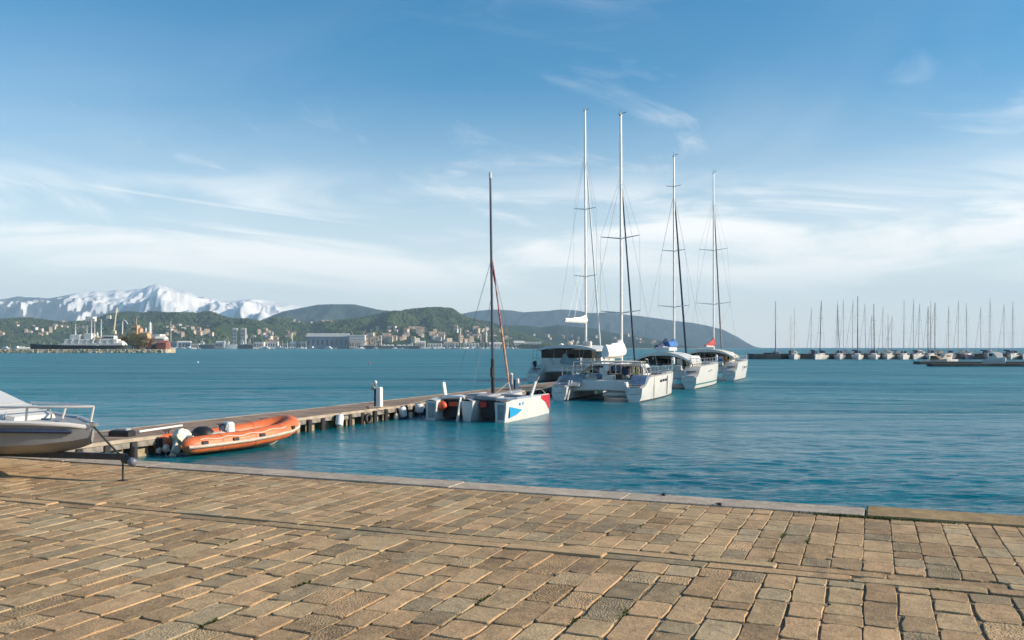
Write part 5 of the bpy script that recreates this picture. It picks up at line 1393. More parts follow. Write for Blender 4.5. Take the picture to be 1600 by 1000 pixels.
# the boat itself
tb_ = empty('small_motorboat', legw + (Matrix.Rotation(tyaw, 3, 'Z') @ Vector((-0.46, 0, -0.13))), tyaw + R(-90))   # y ahead = towards the hitch
tag(tb_, 'small grey motorboat with steel bow rail standing on the trailer', 'motorboat')
GREYH = mat('grey_hull_paint', (0.26, 0.265, 0.265), 0.4, var=0.06, vscale=2, dirt=(0.25, 0.22, 0.18), dirt_amt=0.3)
rr = []
for (y, b_, zt, zk, zc) in ((-4.1, 0.78, 0.86, 0.36, 0.48), (-2.6, 0.82, 0.86, 0.34, 0.48), (-1.3, 0.66, 0.84, 0.36, 0.52), (-0.55, 0.38, 0.82, 0.42, 0.56), (-0.18, 0.16, 0.79, 0.50, 0.60), (0.0, 0.03, 0.74, 0.56, 0.64)):
    rr.append([(-b_, y, zt), (-b_ * 0.86, y, zc), (0, y, zk), (b_ * 0.86, y, zc), (b_, y, zt)])
hb = MB().loft(rr, True, True, True).build('hull', GREYH, tb_, 25)
MB().tube([(-0.80, -4.1, 0.86), (-0.84, -2.6, 0.865), (-0.68, -1.3, 0.845), (-0.39, -0.55, 0.825), (-0.17, -0.18, 0.795), (0, 0.0, 0.75), (0.17, -0.18, 0.795), (0.39, -0.55, 0.825), (0.68, -1.3, 0.845), (0.84, -2.6, 0.865), (0.80, -4.1, 0.86)], 0.028, 8).build('rub_rail', WHITE, hb, 40)
MB().tube([(-0.5, -1.6, 0.86), (-0.5, -1.5, 1.00), (-0.3, -0.7, 1.01), (-0.12, -0.15, 1.01), (0, 0.02, 1.01), (0.12, -0.15, 1.01), (0.3, -0.7, 1.01), (0.5, -1.5, 1.00), (0.5, -1.6, 0.86)], 0.016, 8).build('bow_rail', WHITE, tb_, 40)
for (x, y) in ((-0.3, -0.7), (0.3, -0.7), (0.0, 0.02)):
    MB().tube([(x, y, 1.01), (x * 0.9, y - 0.06, 0.78)], 0.014, 8).build('rail_post', WHITE, tb_, 40)
rings = []
for (y, w_, z1) in ((-2.4, 0.55, 1.02), (-2.0, 0.56, 1.15), (-1.5, 0.5, 1.0), (-0.9, 0.34, 0.88)):
    rings.append([(-w_, y, 0.80), (-w_ * 0.85, y, z1), (w_ * 0.85, y, z1), (w_, y, 0.80)])
MB().loft(rings, True, True, True).build('foredeck', WHITE, tb_, 30)
MB().box((0, 0.0, 0.80), (0.08, 0.14, 0.05), ch=0.01).build('bow_roller', STEEL, tb_)
MB().tube([(0, 0.03, 0.76), (0, 0.26, 0.56), (0.0, 0.52, 0.36), (0.0, 0.62, 0.31)], 0.013, 8).build('winch_strap', DROPE, tb_, 40)
outboard(tb_, 0, -4.1, 0.72, 0.9, BLACK, 0.0)
for s in (-1, 1):
    MB().tube([(s * 0.815, -4.1, 0.74), (s * 0.835, -2.6, 0.745), (s * 0.672, -1.3, 0.735), (s * 0.392, -0.55, 0.725), (s * 0.16, -0.16, 0.71)], 0.022, 6).build('hull_stripe', NAVY, hb, 40)
    MB().tube([(s * 0.2, -0.42, 0.86), (s * 0.2, -0.58, 0.86)], 0.014, 6).build('deck_cleat', STEEL, tb_, 40)
for k in range(6):
    yy = -2.3 + k * 0.26; ww = 0.55 - 0.035 * k
    MB().tube([(-ww, yy, 0.82), (-ww * 0.86, yy, 1.09 - 0.04 * abs(k - 1)), (ww * 0.86, yy, 1.09 - 0.04 * abs(k - 1)), (ww, yy, 0.82)], 0.012, 6).build('cover_seam', GREYP, tb_, 40)

# iron mooring rings let into the kerb
for (px, py, lab) in ((1038, 776, 'small iron mooring ring on the kerb below the catamarans'), (1126, 791, 'small iron mooring ring on the kerb near the ochre block')):
    D = (CAMZ - QZ) * F / (py - HOR)
    r = empty('mooring_ring', at(px, D, QZ + 0.012), rng.uniform(-0.5, 0.5)); tag(r, lab, 'ring', 'iron rings on the kerb'); r.scale = (0.6, 0.6, 0.6)
    MB().tube([(0, 0, 0.0), (0, 0, 0.025)], [0.035, 0.02], 10).build('ring_bolt', TBLK, r, 40)
    MB().tube([(0.05 * math.cos(a), 0.05 + 0.05 * math.sin(a), 0.018) for a in [2 * math.pi * k / 14 for k in range(15)]], 0.009, 6).build('ring', TBLK, r, 40)

# ------------------------------------------------------------------ floating breakwater and the moored sailing boats, right
BRK = mat('dark_wet_concrete', (0.035, 0.045, 0.05), 0.8, var=0.3, vscale=0.5)
bk = empty('floating_breakwater', at(1390, 268, 0), 0)
tag(bk, 'low dark floating breakwater along the right horizon', 'breakwater')
for k in range(15):
    a = at(1170 + k * 34, 268 + 0.4 * k, 0)
    MB().box((a.x - bk.location.x + 3.2, a.y - bk.location.y, 0.55), (6.5, 4.0, 2.1), ch=0.06).build('breakwater_section', BRK, bk)
bk2 = empty('breakwater_barge', at(1196, 262, 0), 0)
tag(bk2, 'dark low barge lying against the left end of the breakwater', 'barge')
MB().box((0, 0, 0.75), (8.2, 2.6, 1.5), ch=0.15).build('hull', BRK, bk2)
MB().box((1.2, 0, 1.7), (3.2, 1.6, 0.5), ch=0.1).build('deckhouse', BRK, bk2)

def sailboat_proto(hullmat, covermat):
    r = empty('moored_sailboat', (0, 0, 0))
    L = 10.5
    st = [(0.0, 1.25, 1.0, 1.25, -0.1), (2.0, 1.6, 1.4, 1.2, -0.4), (5.0, 1.7, 1.5, 1.2, -0.5), (7.5, 1.25, 1.0, 1.3, -0.5), (9.5, 0.5, 0.3, 1.45, -0.3), (10.5, 0.06, 0.02, 1.55, 0.1)]
    mb = MB(); hull_mesh(mb, st, 0, 0.08, 0, 1); mb.build('hull', [hullmat, OFFW], r, 35)
    rings = []
    for (y, w_, z1) in ((2.9, 0.9, 1.75), (3.2, 0.95, 1.85), (6.0, 0.8, 1.75), (7.4, 0.45, 1.45)):
        rings.append([(-w_, y, 1.2), (-w_ * 0.85, y, z1), (w_ * 0.85, y, z1), (w_, y, 1.2)])
    cb = MB().loft(rings, True, True, True).build('cabin', OFFW, r, 30)
    for s in (-1, 1):
        MB().box((s * 0.89, 4.4, 1.55), (0.06, 1.8, 0.18), ch=0.02).build('window', GLASS, cb)
    rings = []
    for (y, w_, z0, z1) in ((1.6, 0.9, 1.3, 2.4), (2.4, 1.0, 1.3, 2.55), (3.0, 0.9, 1.5, 2.2)):
        rings.append([(-w_, y, z0), (-w_ * 0.8, y, z1 - 0.2), (0, y, z1), (w_ * 0.8, y, z1 - 0.2), (w_, y, z0)])
    MB().loft(rings, True, True, True).build('spray_hood', covermat, r, 40)
    MB().tube([(0, 5.6, 2.6), (0, 1.8, 2.5)], [0.22, 0.12], 8).build('sail_cover', covermat, r, 40)
    stanchion_rail(r, [(s * q, y, 1.25) for s, q, y in ((-1, 1.2, 0.3), (-1, 1.6, 3), (-1, 1.5, 6), (-1, 0.5, 9.4), (1, 0.5, 9.4), (1, 1.5, 6), (1, 1.6, 3), (1, 1.2, 0.3))], 0.6, 'guard_rail', STEEL, 1, 0.025)
    return r
def add_mast(r, h, lean=0.0, dark=False):
    m = DARKMAST if dark else WIRE
    ms = MB().tube([(0, 5.7, 1.7), (lean * 0.5, 5.65, h * 0.5), (lean, 5.55, h)], [0.085, 0.085, 0.06] if not dark else [0.12, 0.12, 0.09], 8).build('mast', m, r, 40)
    for t in (0.45, 0.7):
        MB().tube([(lean * t - 0.7, 5.6, h * t), (lean * t + 0.7, 5.6, h * t)], 0.03, 6).build('spreader', m, ms)
    for (x, y, z) in ((-1.6, 5.3, 1.3), (1.6, 5.3, 1.3), (0, 10.3, 1.6), (0, 0.1, 1.3)):
        MB().tube([(x, y, z), (lean, 5.55, h * 0.98)], 0.012, 4).build('stay', WIRE, r)
    MB().tube([(0, 10.2, 1.7), (lean * 0.9, 5.9, h * 0.9)], [0.045, 0.02], 6).build('furled_jib', GREYF, r, 40)
pA = sailboat_proto(WHITE, NAVY); pB = sailboat_proto(WHITE, BEIGE); pC = sailboat_proto(mat('navy_hull_paint', (0.02, 0.03, 0.07), 0.3), GREYF)
# picture columns of the masts, their top rows, distance, prototype, lean
ms_list = [(1212, 471, 274, 2, 0, True), (1236, 493, 296, 0, 0, False), (1241, 482, 262, 1, 0.2, False), (1267, 481, 276, 0, 0.15, False), (1281, 470, 260, 0, 0.3, True), (1308, 470, 276, 1, 0, False), (1312, 477, 262, 0, -0.5, True), (1318, 467, 298, 2, 0, False),
           (1332, 469, 278, 0, 0, False), (1340, 463, 259, 0, -0.1, True), (1353, 475, 276, 1, -0.4, False), (1362, 492, 296, 0, 0.1, False), (1366, 475, 260, 0, 0, True), (1379, 479, 298, 1, 0, False), (1388, 490, 261, 1, 0, False), (1393, 493, 280, 2, 0.2, False),
           (1412, 469, 259, 0, 0.1, False), (1427, 467, 279, 0, 0, False), (1435, 474, 262, 1, 0.2, False), (1450, 479, 284, 2, 0, True), (1454, 470, 262, 0, 0, False), (1461, 473, 280, 1, 0, True), (1482, 478, 264, 0, 0.1, False), (1497, 469, 286, 1, 0, False), (1511, 474, 262, 2, -0.2, False), (1533, 480, 284, 0, 0, False), (1547, 466, 263, 1, 0.1, False), (1569, 475, 286, 0, 0, False), (1583, 471, 264, 0, -0.1, False), (1604, 478, 264, 1, 0, False)]
ords = ['first', 'second', 'third', 'fourth', 'fifth', 'sixth', 'seventh', 'eighth', 'ninth', 'tenth', 'eleventh', 'twelfth', 'thirteenth', 'fourteenth', 'fifteenth', 'sixteenth', 'seventeenth', 'eighteenth', 'nineteenth', 'twentieth',
        'twenty-first', 'twenty-second', 'twenty-third', 'twenty-fourth', 'twenty-fifth', 'twenty-sixth', 'twenty-seventh', 'twenty-eighth', 'twenty-ninth', 'thirtieth']
used_p = set()
rgb = random.Random(4)
for k, (px, py, D, pi, lean, dark) in enumerate(ms_list):
    src = (pA, pB, pC)[pi]
    r = src if pi not in used_p else copy_tree(src)
    if pi not in used_p:
        used_p.add(pi)
        for nm in ('mast', 'stay', 'furled_jib'): pass
        protos_children = [c for c in src.children]
    # bow towards us for the boats in front, stern towards us behind the breakwater
    face = math.pi if D < 268 else rgb.uniform(-0.15, 0.15)
    face += rgb.uniform(-0.22, 0.22) - (0.5 if D < 268 else 0.0)
    mloc = Matrix.Rotation(face, 3, 'Z') @ Vector((0, 5.6, 0))
    tgt = at(px, D, 0)
    r.location = (tgt.x - mloc.x, tgt.y - mloc.y, 0)
    r.rotation_euler = (0, rgb.uniform(-0.01, 0.01), face)
    r['_m'] = (zpx(py, D), lean, 1 if dark else 0)
    what = ('white sailing boat with blue covers', 'white sailing boat with beige covers', 'dark blue sailing boat')[pi]
    tag(r, '%s at the breakwater, mast %s from left' % (what, ords[k]), 'sailboat', 'sailing boats moored at the breakwater')
for o in [o for o in list(bpy.data.objects) if o.get('_m')]:
    h, lean, dk = o['_m']; del o['_m']
    add_mast(o, h, lean * (-1 if abs(o.rotation_euler.z) > 1.5 else 1), bool(dk))

# a nearer pontoon running in from the right, with two motor boats
pp = empty('marina_pontoon', at(1520, 176, 0), 0)
tag(pp, 'dark pontoon reaching in from the right edge before the breakwater', 'pontoon')
a0 = at(1432, 184, 0) - pp.location; a1 = at(1640, 184, 0) - pp.location
MB().box(((a0.x + a1.x) / 2, a0.y, 0.25), (a1.x - a0.x, 3.0, 0.6), ch=0.05).build('deck', mat('dark_pontoon_timber', (0.06, 0.05, 0.045), 0.8, var=0.2), pp)
a2 = at(1452, 162, 0) - pp.location; a3 = at(1640, 162, 0) - pp.location
MB().box(((a2.x + a3.x) / 2, a2.y, 0.12), (a3.x - a2.x, 2.2, 0.86), ch=0.05).build('outer_float', BRK, pp)
def motor_boat(px, D, L, yaw, label, hm, cm, roof=True):
    r = empty('motor_boat', at(px, D, 0), yaw)
    tag(r, label, 'motorboat')
    st = [(0.0, L * 0.17, L * 0.14, L * 0.13, -0.2), (L * 0.4, L * 0.18, L * 0.15, L * 0.14, -0.3), (L * 0.75, L * 0.13, L * 0.08, L * 0.17, -0.3), (L, 0.08, 0.02, L * 0.2, 0.1)]
    mb = MB(); hull_mesh(mb, st, 0, 0.08, 0, 1); mb.build('hull', [hm, OFFW], r, 35)
    rings = []
    for (y, w_, z1) in ((L * 0.28, L * 0.13, L * 0.30), (L * 0.32, L * 0.135, L * 0.32), (L * 0.58, L * 0.12, L * 0.30), (L * 0.72, L * 0.08, L * 0.18)):
        rings.append([(-w_, y, L * 0.13), (-w_ * 0.85, y, z1), (w_ * 0.85, y, z1), (w_, y, L * 0.13)])
    cb = MB().loft(rings, True, True, True).build('cabin', cm, r, 30)
    for s in (-1, 1):
        MB().box((s * L * 0.122, L * 0.43, L * 0.25), (0.08, L * 0.2, L * 0.06), ch=0.02).build('window', GLASS, cb)
    MB().box((0, L * 0.272, L * 0.23), (L * 0.16, 0.06, L * 0.08), ch=0.02).build('window', GLASS, cb)
    if roof: MB().tube([(0, L * 0.45, L * 0.3), (0, L * 0.42, L * 0.48)], 0.04, 6).build('antenna_mast', WIRE, r)
    return r
motor_boat(1490, 196, 6.5, R(120), 'white motor cruiser moored at the dark pontoon on the right edge', WHITE, BEIGE)
motor_boat(1545, 180, 8.0, R(172), 'white motor boat with pale cabin farther right along the dark pontoon', WHITE, OFFW)
motor_boat(1448, 190, 5.5, R(200), 'small brown-topped motor boat at the tip of the dark pontoon', OFFW, TEAK)

# two mooring buoys out in the bay
for (px, py, lab, m) in ((577, 568, 'small orange mooring buoy floating in the middle of the bay', ORANGEB), (309, 567, 'small white mooring buoy floating on the left of the bay', WHITEC)):
    D = CAMZ * F / (py - HOR)
    r = empty('mooring_buoy', at(px, D, 0)); tag(r, lab, 'buoy')
    MB().ball((0, 0, 0.12), (0.2, 0.2, 0.2), 14, 10).build('float', m, r, 40)
    MB().tube([(0, 0, 0.30), (0, 0, 0.38)], 0.03, 8).build('ring_post', STEEL, r)
# ------------------------------------------------------------------ the stone jetty on the left with the ship and yard behind it
JST = mat('pale_jetty_stone', (0.44, 0.38, 0.27), 0.9, var=0.22, vscale=0.35, bump=0.2, bscale=0.8, dirt=(0.12, 0.11, 0.08), dirt_amt=0.5)
JD = 620.0
jx0 = at(-140, JD).x; jx1 = at(259, JD).x
jt = tag(MB().box(((jx0 + jx1) / 2, JD + 9, 0.2), (jx1 - jx0, 18, 4.3)).build('jetty', JST), kind='structure')
rj = random.Random(2)
blk = [MB().box((0, 0, 0), (rj.uniform(1.6, 3.4), 1.4, rj.uniform(0.8, 1.3)), rot=(rj.uniform(-.2, .2), rj.uniform(-.2, .2), rj.uniform(-.3, .3)), ch=0.12) for _ in range(6)]
blm = [b_.build('jetty_block', JST, jt) for b_ in blk]
x = jx0 + 1; k = 0
while x < jx1 - 1:
    for row in range(2):
        o = blm[k] if k < 6 else blm[rj.randrange(6)].copy()
        if k >= 6: COL.objects.link(o)
        o.location = (x + rj.uniform(-0.5, 0.5), JD - 0.4 + rj.uniform(-0.3, 0.3) - 0.5 * (1 - row), 0.3 + 1.25 * row + rj.uniform(-0.15, 0.15))
        o.rotation_euler = (0, 0, rj.uniform(-0.2, 0.2))
        k += 1
    x += 2.6
yx0 = at(196, 660).x; yx1 = at(262, 660).x
yp = [at(196, 637.5), at(257, 637.5), at(257, 758), at(196, 758)]
tag(MB().prism([(p.x, p.y) for p in yp], -1.6, 2.2, 'z').build('yard_ground', SHORE), kind='structure')

SHIPB = mat('black_ship_hull', (0.018, 0.02, 0.024), 0.5, var=0.2, vscale=0.3)
SHIPW = mat('white_ship_paint', (0.66, 0.65, 0.62), 0.5, var=0.05, vscale=0.3, dirt=(0.4, 0.3, 0.2), dirt_amt=0.25)
SD = 652.0
def sx_(px, D=SD): return (px - 800) / F * D
sh_ = empty('harbour_ship', (sx_(128), SD, 0), 0)
tag(sh_, 'harbour ship with black hull and white superstructure behind the stone jetty', 'ship')
ox = sx_(128)
def sb(px0, px1, y0, y1, dy, name, m, par=None, ch=0.3, top=1.0, off=0.0):
    z0, z1 = zpx(y1, SD), zpx(y0, SD)
    return MB().box((sx_((px0 + px1) / 2) - ox, off, (z0 + z1) / 2), ((px1 - px0) / F * SD, dy, z1 - z0), ch=ch, top=top).build(name, m, par or sh_)
hp = []
for (px, zt, w_) in ((52, 6.2, 4.2), (70, 5.6, 6), (150, 4.9, 6), (180, 5.0, 5.2), (192, 5.4, 3.0), (197, 5.8, 0.4)):
    X = sx_(px) - ox
    hp.append([(X, -w_, zt), (X, -w_ * 0.85, 0.5), (X, 0, -1.2), (X, w_ * 0.85, 0.5), (X, w_, zt)])
MB().loft(hp, True, True, True).build('hull', SHIPB, sh_, 30)
hs_ = sb(98, 196, 535.5, 539.5, 8.0, 'bulwark', SHIPW, top=0.97)
w1 = sb(155, 186, 530, 536, 7.0, 'deckhouse', SHIPW); sb(163, 181, 524.5, 530, 6.0, 'bridge', SHIPW, w1)
for k in range(5): sb(164.6 + k * 3.2, 167.0 + k * 3.2, 526, 528.5, 0.2, 'bridge_window', GLASS, w1, 0.02, 1.0, -3.05)
sb(184, 195, 532.5, 536.5, 6.0, 'foredeck_house', SHIPW, w1, 0.8, 0.8)
w2 = sb(104, 150, 530, 536, 7.5, 'after_house', SHIPW); sb(112, 128, 523, 530, 6.0, 'upper_house', SHIPW, w2); sb(134, 146, 521, 530, 6.0, 'funnel_house', SHIPW, w2)
sb(150, 156, 526, 536, 4.0, 'funnel', mat('cream_funnel', (0.6, 0.5, 0.3), 0.5), w2)
for (px, yt, yb, r_) in ((143, 496, 524, 0.45), (148, 500, 524, 0.35), (158, 499, 530, 0.5), (118, 503, 524, 0.4), (136, 508, 524, 0.35)):
    mo = MB().tube([(sx_(px) - ox, 0, zpx(yb, SD)), (sx_(px) - ox, 0, zpx(yt, SD))], [r_, r_ * 0.5], 8).build('mast', SHIPW, sh_, 40)
    for t in (0.55, 0.8):
        zz = zpx(yb, SD) + (zpx(yt, SD) - zpx(yb, SD)) * t
        MB().box((sx_(px) - ox, 0, zz), (2.6, 0.5, 0.35)).build('crosstree', SHIPW, mo)
MB().box((sx_(142) - ox, 0, zpx(496.5, SD)), (4.6, 2.5, 1.4), ch=0.3).build('radar_platform', SHIPW, sh_)
for k in range(8):
    MB().tube([(sx_(104 + k * 11) - ox, -3.9, zpx(536, SD)), (sx_(108 + k * 11) - ox, -3.9, zpx(530 - (k % 3) * 3, SD))], 0.22, 6).build('davit', SHIPW, sh_)

# autumn trees beside the ship
def leafy_tree(name, loc, h, w_, m, label, seed, cat='tree'):
    r = empty(name, loc); tag(r, label, cat, 'autumn trees in the yard')
    rr = random.Random(seed); tk = MB()
    tk.tube([(0, 0, 0), (0.1, 0, h * 0.3), (0.0, 0.1, h * 0.6)], [h * 0.035, h * 0.025, h * 0.012], 8)
    for k in range(6):
        a = rr.uniform(0, 6.28)
        tk.tube([(0, 0, h * (0.25 + 0.05 * k)), (math.cos(a) * w_ * 0.3, math.sin(a) * w_ * 0.3, h * (0.5 + 0.06 * k))], [h * 0.014, h * 0.005], 6)
    tk.build('trunk', mat('bark', (0.12, 0.09, 0.06), 0.9, var=0.2), r, 40)
    vs, fs = [], []
    cl_ = [(rr.gauss(0, w_ * 0.26), rr.gauss(0, w_ * 0.22), h * rr.uniform(0.3, 0.92), rr.uniform(0.13, 0.26) * w_) for _ in range(26)]
    for (cx, cyy, cz, cr) in cl_:
        for _ in range(60):
            d = Vector((rr.gauss(0, 1), rr.gauss(0, 1), rr.gauss(0, 0.8))); d.normalize(); d *= cr * rr.uniform(0.5, 1.0) ** 0.5
            c = Vector((cx, cyy, cz)) + d; s = rr.uniform(0.15, 0.34)
            a = Vector((rr.gauss(0, 1), rr.gauss(0, 1), rr.gauss(0, 1))).normalized() * s; b_ = a.orthogonal().normalized() * s
            i = len(vs); vs.extend([tuple(c - a), tuple(c + b_), tuple(c + a), tuple(c - b_)]); fs.append((i, i + 1, i + 2, i + 3))
    MB().add(vs, fs).build('crown', m, r)
AUT1 = mat('brown_leaves', (0.17, 0.085, 0.025), 0.9, var=0.35, vscale=0.5)
AUT2 = mat('olive_leaves', (0.075, 0.07, 0.022), 0.9, var=0.35, vscale=0.5)
TD = 668.0
leafy_tree('autumn_tree', at(193, TD, 2.0), 10.5, 8.0, AUT1, 'rust brown autumn tree just right of the harbour ship', 1)
leafy_tree('autumn_tree', at(208, TD - 4, 2.0), 13.0, 9.0, AUT2, 'taller olive tree in front of the orange tower building', 2)
leafy_tree('autumn_tree', at(222, TD, 2.0), 12.0, 8.5, AUT2, 'olive brown tree between orange tower and brick shed', 3)
leafy_tree('autumn_tree', at(233, TD + 4, 2.0), 9.0, 6.5, AUT1, 'small brown tree beside the brick shed', 4)
ORW = mat('orange_plaster', (0.52, 0.35, 0.20), 0.85, var=0.08, vscale=0.2)
BRICK = mat('red_brick_shed', (0.28, 0.10, 0.07), 0.85, var=0.15, vscale=0.4)
ROOF = mat('terracotta_roof', (0.36, 0.23, 0.16), 0.9, var=0.2, vscale=0.3)
GREYR = mat('grey_metal_roof', (0.42, 0.42, 0.40), 0.6, var=0.1, vscale=0.2)
CREAM = mat('cream_plaster', (0.66, 0.59, 0.48), 0.85, var=0.08, vscale=0.2)
WHP = mat('white_plaster', (0.70, 0.67, 0.61), 0.85, var=0.06, vscale=0.2)
PINKP = mat('pink_plaster', (0.58, 0.42, 0.34), 0.85, var=0.08, vscale=0.2)
OCHP = mat('ochre_plaster', (0.60, 0.48, 0.33), 0.85, var=0.08, vscale=0.2)
GREYB = mat('grey_concrete_wall', (0.36, 0.36, 0.35), 0.85, var=0.1, vscale=0.1)
BLUEG = mat('blue_grey_cladding', (0.13, 0.17, 0.23), 0.7, var=0.12, vscale=0.06)

def building(name, px0, px1, y0, D, depth, wallm, roofm, label, cat='building', roof='flat', yb=None, wins=None, ry=None):
    """a building filling picture columns px0..px1 with its eaves at row y0, standing at distance D"""
    zb = 1.8 if yb is None else zpx(yb, D)
    zt = zpx(y0, D); xm = ((px0 + px1) / 2 - 800) / F * D; W = (px1 - px0) / F * D
    r = empty(name, (xm, D, zb)); tag(r, label, cat)
    h = zt - zb
    MB().box((0, depth / 2, h / 2), (W, depth, h)).build('wall', wallm, r)
    if roof == 'flat':
        MB().box((0, depth / 2, h + 0.2), (W * 1.02, depth * 1.02, 0.4)).build('roof', roofm, r)
    else:
        rh = (y0 - ry) / F * D if ry else W * 0.16
        if roof == 'ridge_x':
            MB().prism([(-depth * 0.03, h), (depth * 1.03, h), (depth * 0.5, h + rh)], -W * 0.51, W * 0.51, 'x').build('roof', roofm, r)
        else:
            MB().prism([(-W * 0.52, h), (W * 0.52, h), (0, h + rh)], -0.3, depth + 0.3, 'y').build('roof', roofm, r)
    if wins:
        nc, nr_ = wins
        for a in range(nc):
            for b_ in range(nr_):
                MB().box(((-0.5 + (a + 0.5) / nc) * W, -0.06, h * (b_ + 0.6) / (nr_ + 0.2)), (W / nc * 0.42, 0.2, h / nr_ * 0.45)).build('window', GLASS, r)
    return r
building('tower_building', 205.5, 214, 508.5, 720, 6, ORW, ROOF, 'orange tower building rising above the autumn trees', roof='flat', wins=(3, 4))
building('annex_building', 214, 219, 514, 722, 6, ORW, ROOF, 'orange building leaning against the orange tower', roof='ridge_x', ry=511.5)
building('orange_house', 218.5, 230, 521, 716, 8, ORW, ROOF, 'wide orange house right of the orange tower', roof='ridge_x', ry=518.5, wins=(4, 2))
building('brick_shed', 244, 259, 536, 690, 10, BRICK, BRICK, 'brick red shed at the tip of the jetty', 'shed', 'ridge_x', ry=532)
building('dark_shed', 228, 245, 538, 694, 10, mat('dark_shed_wall', (0.07, 0.06, 0.065), 0.8), GREYR, 'dark shed between the trees and the brick red shed', 'shed', 'ridge_x', ry=535)
building('white_hall', 232, 250, 523, 742, 12, WHP, WHP, 'long white hall with flat roof behind the brick red shed', 'hall')
building('grey_hall', 241, 256, 529, 738, 10, GREYB, WHP, 'grey hall with pale arched roof behind the brick red shed', 'hall', 'ridge_x', ry=525)
def mast_thing(name, pts, r0, m, label, cat, extra=None):
    r = empty(name, pts[0]); tag(r, label, cat)
    b0 = Vector(pts[0])
    MB().tube([Vector(p) - b0 for p in pts], [r0 * (1 - 0.35 * i / max(1, len(pts) - 1)) for i in range(len(pts))], 8).build('post', m, r, 40)
    if extra: extra(r)
    return r
YELC = mat('pale_crane_paint', (0.58, 0.53, 0.36), 0.6, var=0.1)
def cab(r): MB().box((0.4, 0, 0.4), (3.2, 3, 3), ch=0.2).build('crane_cab', YELC, r)
mast_thing('yard_crane', [at(177.5, 735, zpx(520, 735)), at(182.3, 735, zpx(480.5, 735))], 0.85, YELC, 'tall pale crane jib leaning right in the yard', 'crane', cab)
mast_thing('curved_crane', [at(191, 730, zpx(522, 730)), at(191.5, 730, zpx(503, 730)), at(193.5, 730, zpx(500, 730)), at(197, 730, zpx(502, 730)), at(199.5, 730, zpx(506.5, 730))], 0.6, SHIPW, 'slim crane with curved top in the yard', 'crane')
mast_thing('lamp_mast', [at(213.5, 745, 2), at(213.5, 745, zpx(493, 745))], 0.4, PINKP, 'thin mast behind the orange tower building', 'mast', lambda r: MB().box((0, 0, zpx(494.5, 745) - 2), (2.6, 1, 1.0)).build('head', GREYP, r))
def silo(px, y0, D, w_, label):
    r = empty('silo', at(px, D, 1.8)); tag(r, label, 'silo', 'white silos behind the yard')
    h = zpx(y0, D) - 1.8; q = w_ / F * D / 2
    MB().tube([(0, 0, 0), (0, 0, h * 0.86), (0, 0, h * 0.95), (0, 0, h)], [q, q, q * 0.7, q * 0.15], 14).build('tank', WHP, r, 40)
    MB().tube([(q, -q * 0.4, 0), (q, -q * 0.4, h * 0.9)], q * 0.12, 6).build('ladder_pipe', GREYP, r)
silo(227.8, 512, 744, 3.2, 'small white silo right of the orange house')
silo(234.5, 503, 748, 5.2, 'tall white silo right of the orange house')
silo(152, 519, 760, 4.0, 'white silo behind the funnel of the harbour ship')

# ------------------------------------------------------------------ the town across the bay
_ones = ['', 'first', 'second', 'third', 'fourth', 'fifth', 'sixth', 'seventh', 'eighth', 'ninth', 'tenth', 'eleventh', 'twelfth', 'thirteenth', 'fourteenth', 'fifteenth', 'sixteenth', 'seventeenth', 'eighteenth', 'nineteenth']
_tens = {2: ('twentieth', 'twenty'), 3: ('thirtieth', 'thirty'), 4: ('fortieth', 'forty'), 5: ('fiftieth', 'fifty')}
def ordinal(n):
    if n < 20: return _ones[n]
    t, u_ = divmod(n, 10)
    return _tens[t][0] if u_ == 0 else _tens[t][1] + '-' + _ones[u_]
def number_from_left(objs, what, where):
    objs.sort(key=lambda o: o.location.x / o.location.y)
    for i, o in enumerate(objs):
        o['label'] = '%s %s, %s from the left' % (what(o), where, ordinal(i + 1))
def part_mesh(W, Dp, H, rh, flat=False):
    """far house as one mesh: walls, roof"""
    m = MB()
    m.box((0, 0, H / 2 - 2), (W, Dp, H + 4), 0)
    if flat: m.box((0, 0, H + 0.3), (W * 1.03, Dp * 1.03, 0.6), 1)
    else: m.prism([(-Dp * 0.55, H), (Dp * 0.55, H), (0, H + rh)], -W * 0.54, W * 0.54, 'x', 1)
    for a in range(3):
        for b_ in range(2):
            m.box((W * (-0.32 + 0.32 * a), -Dp / 2 - 0.05, H * (0.28 + 0.42 * b_)), (W * 0.13, 0.2, H * 0.2), 2)
    return m
def house_meshes():
    out = []
    rr = random.Random(77)
    for wall in (CREAM, WHP, PINKP, OCHP, CREAM, WHP, OCHP, CREAM):
        W, Dp, H = rr.uniform(9, 15), rr.uniform(8, 11), rr.uniform(6, 11)
        o = part_mesh(W, Dp, H, rr.uniform(2, 3.2), rr.random() < 0.2).build('hillside_house', [wall, ROOF, GLASS])
        out.append(o.data); bpy.data.objects.remove(o)
    return out
HM = house_meshes()
rh_ = random.Random(31)
def cluster(n, x0, x1, y0, y1, label, group, smin=0.7, smax=1.2, hill=None, bias=1.0):
    c = 0; tries = 0; made = []
    while c < n and tries < n * 12:
        tries += 1
        px = rh_.uniform(x0, x1); py = y1 - (y1 - y0) * rh_.random() ** bias
        p = land_at(px, py, hill)
        if p is None or p[1] > 4600: continue
        o = bpy.data.objects.new('hillside_house', HM[rh_.randrange(len(HM))]); COL.objects.link(o)
        s = rh_.uniform(smin, smax)
        o.location = (p[0], p[1] - 6, p[2] - 0.5); o.scale = (s, s, s * rh_.uniform(0.9, 1.3)); o.rotation_euler = (0, 0, rh_.uniform(-0.6, 0.6))
        tag(o, label, 'house', group); made.append(o)
        c += 1
    number_from_left(made, lambda o: {'cream_plaster': 'cream', 'white_plaster': 'white', 'pink_plaster': 'pink', 'ochre_plaster': 'ochre'}[o.data.materials[0].name] + ' house', label)
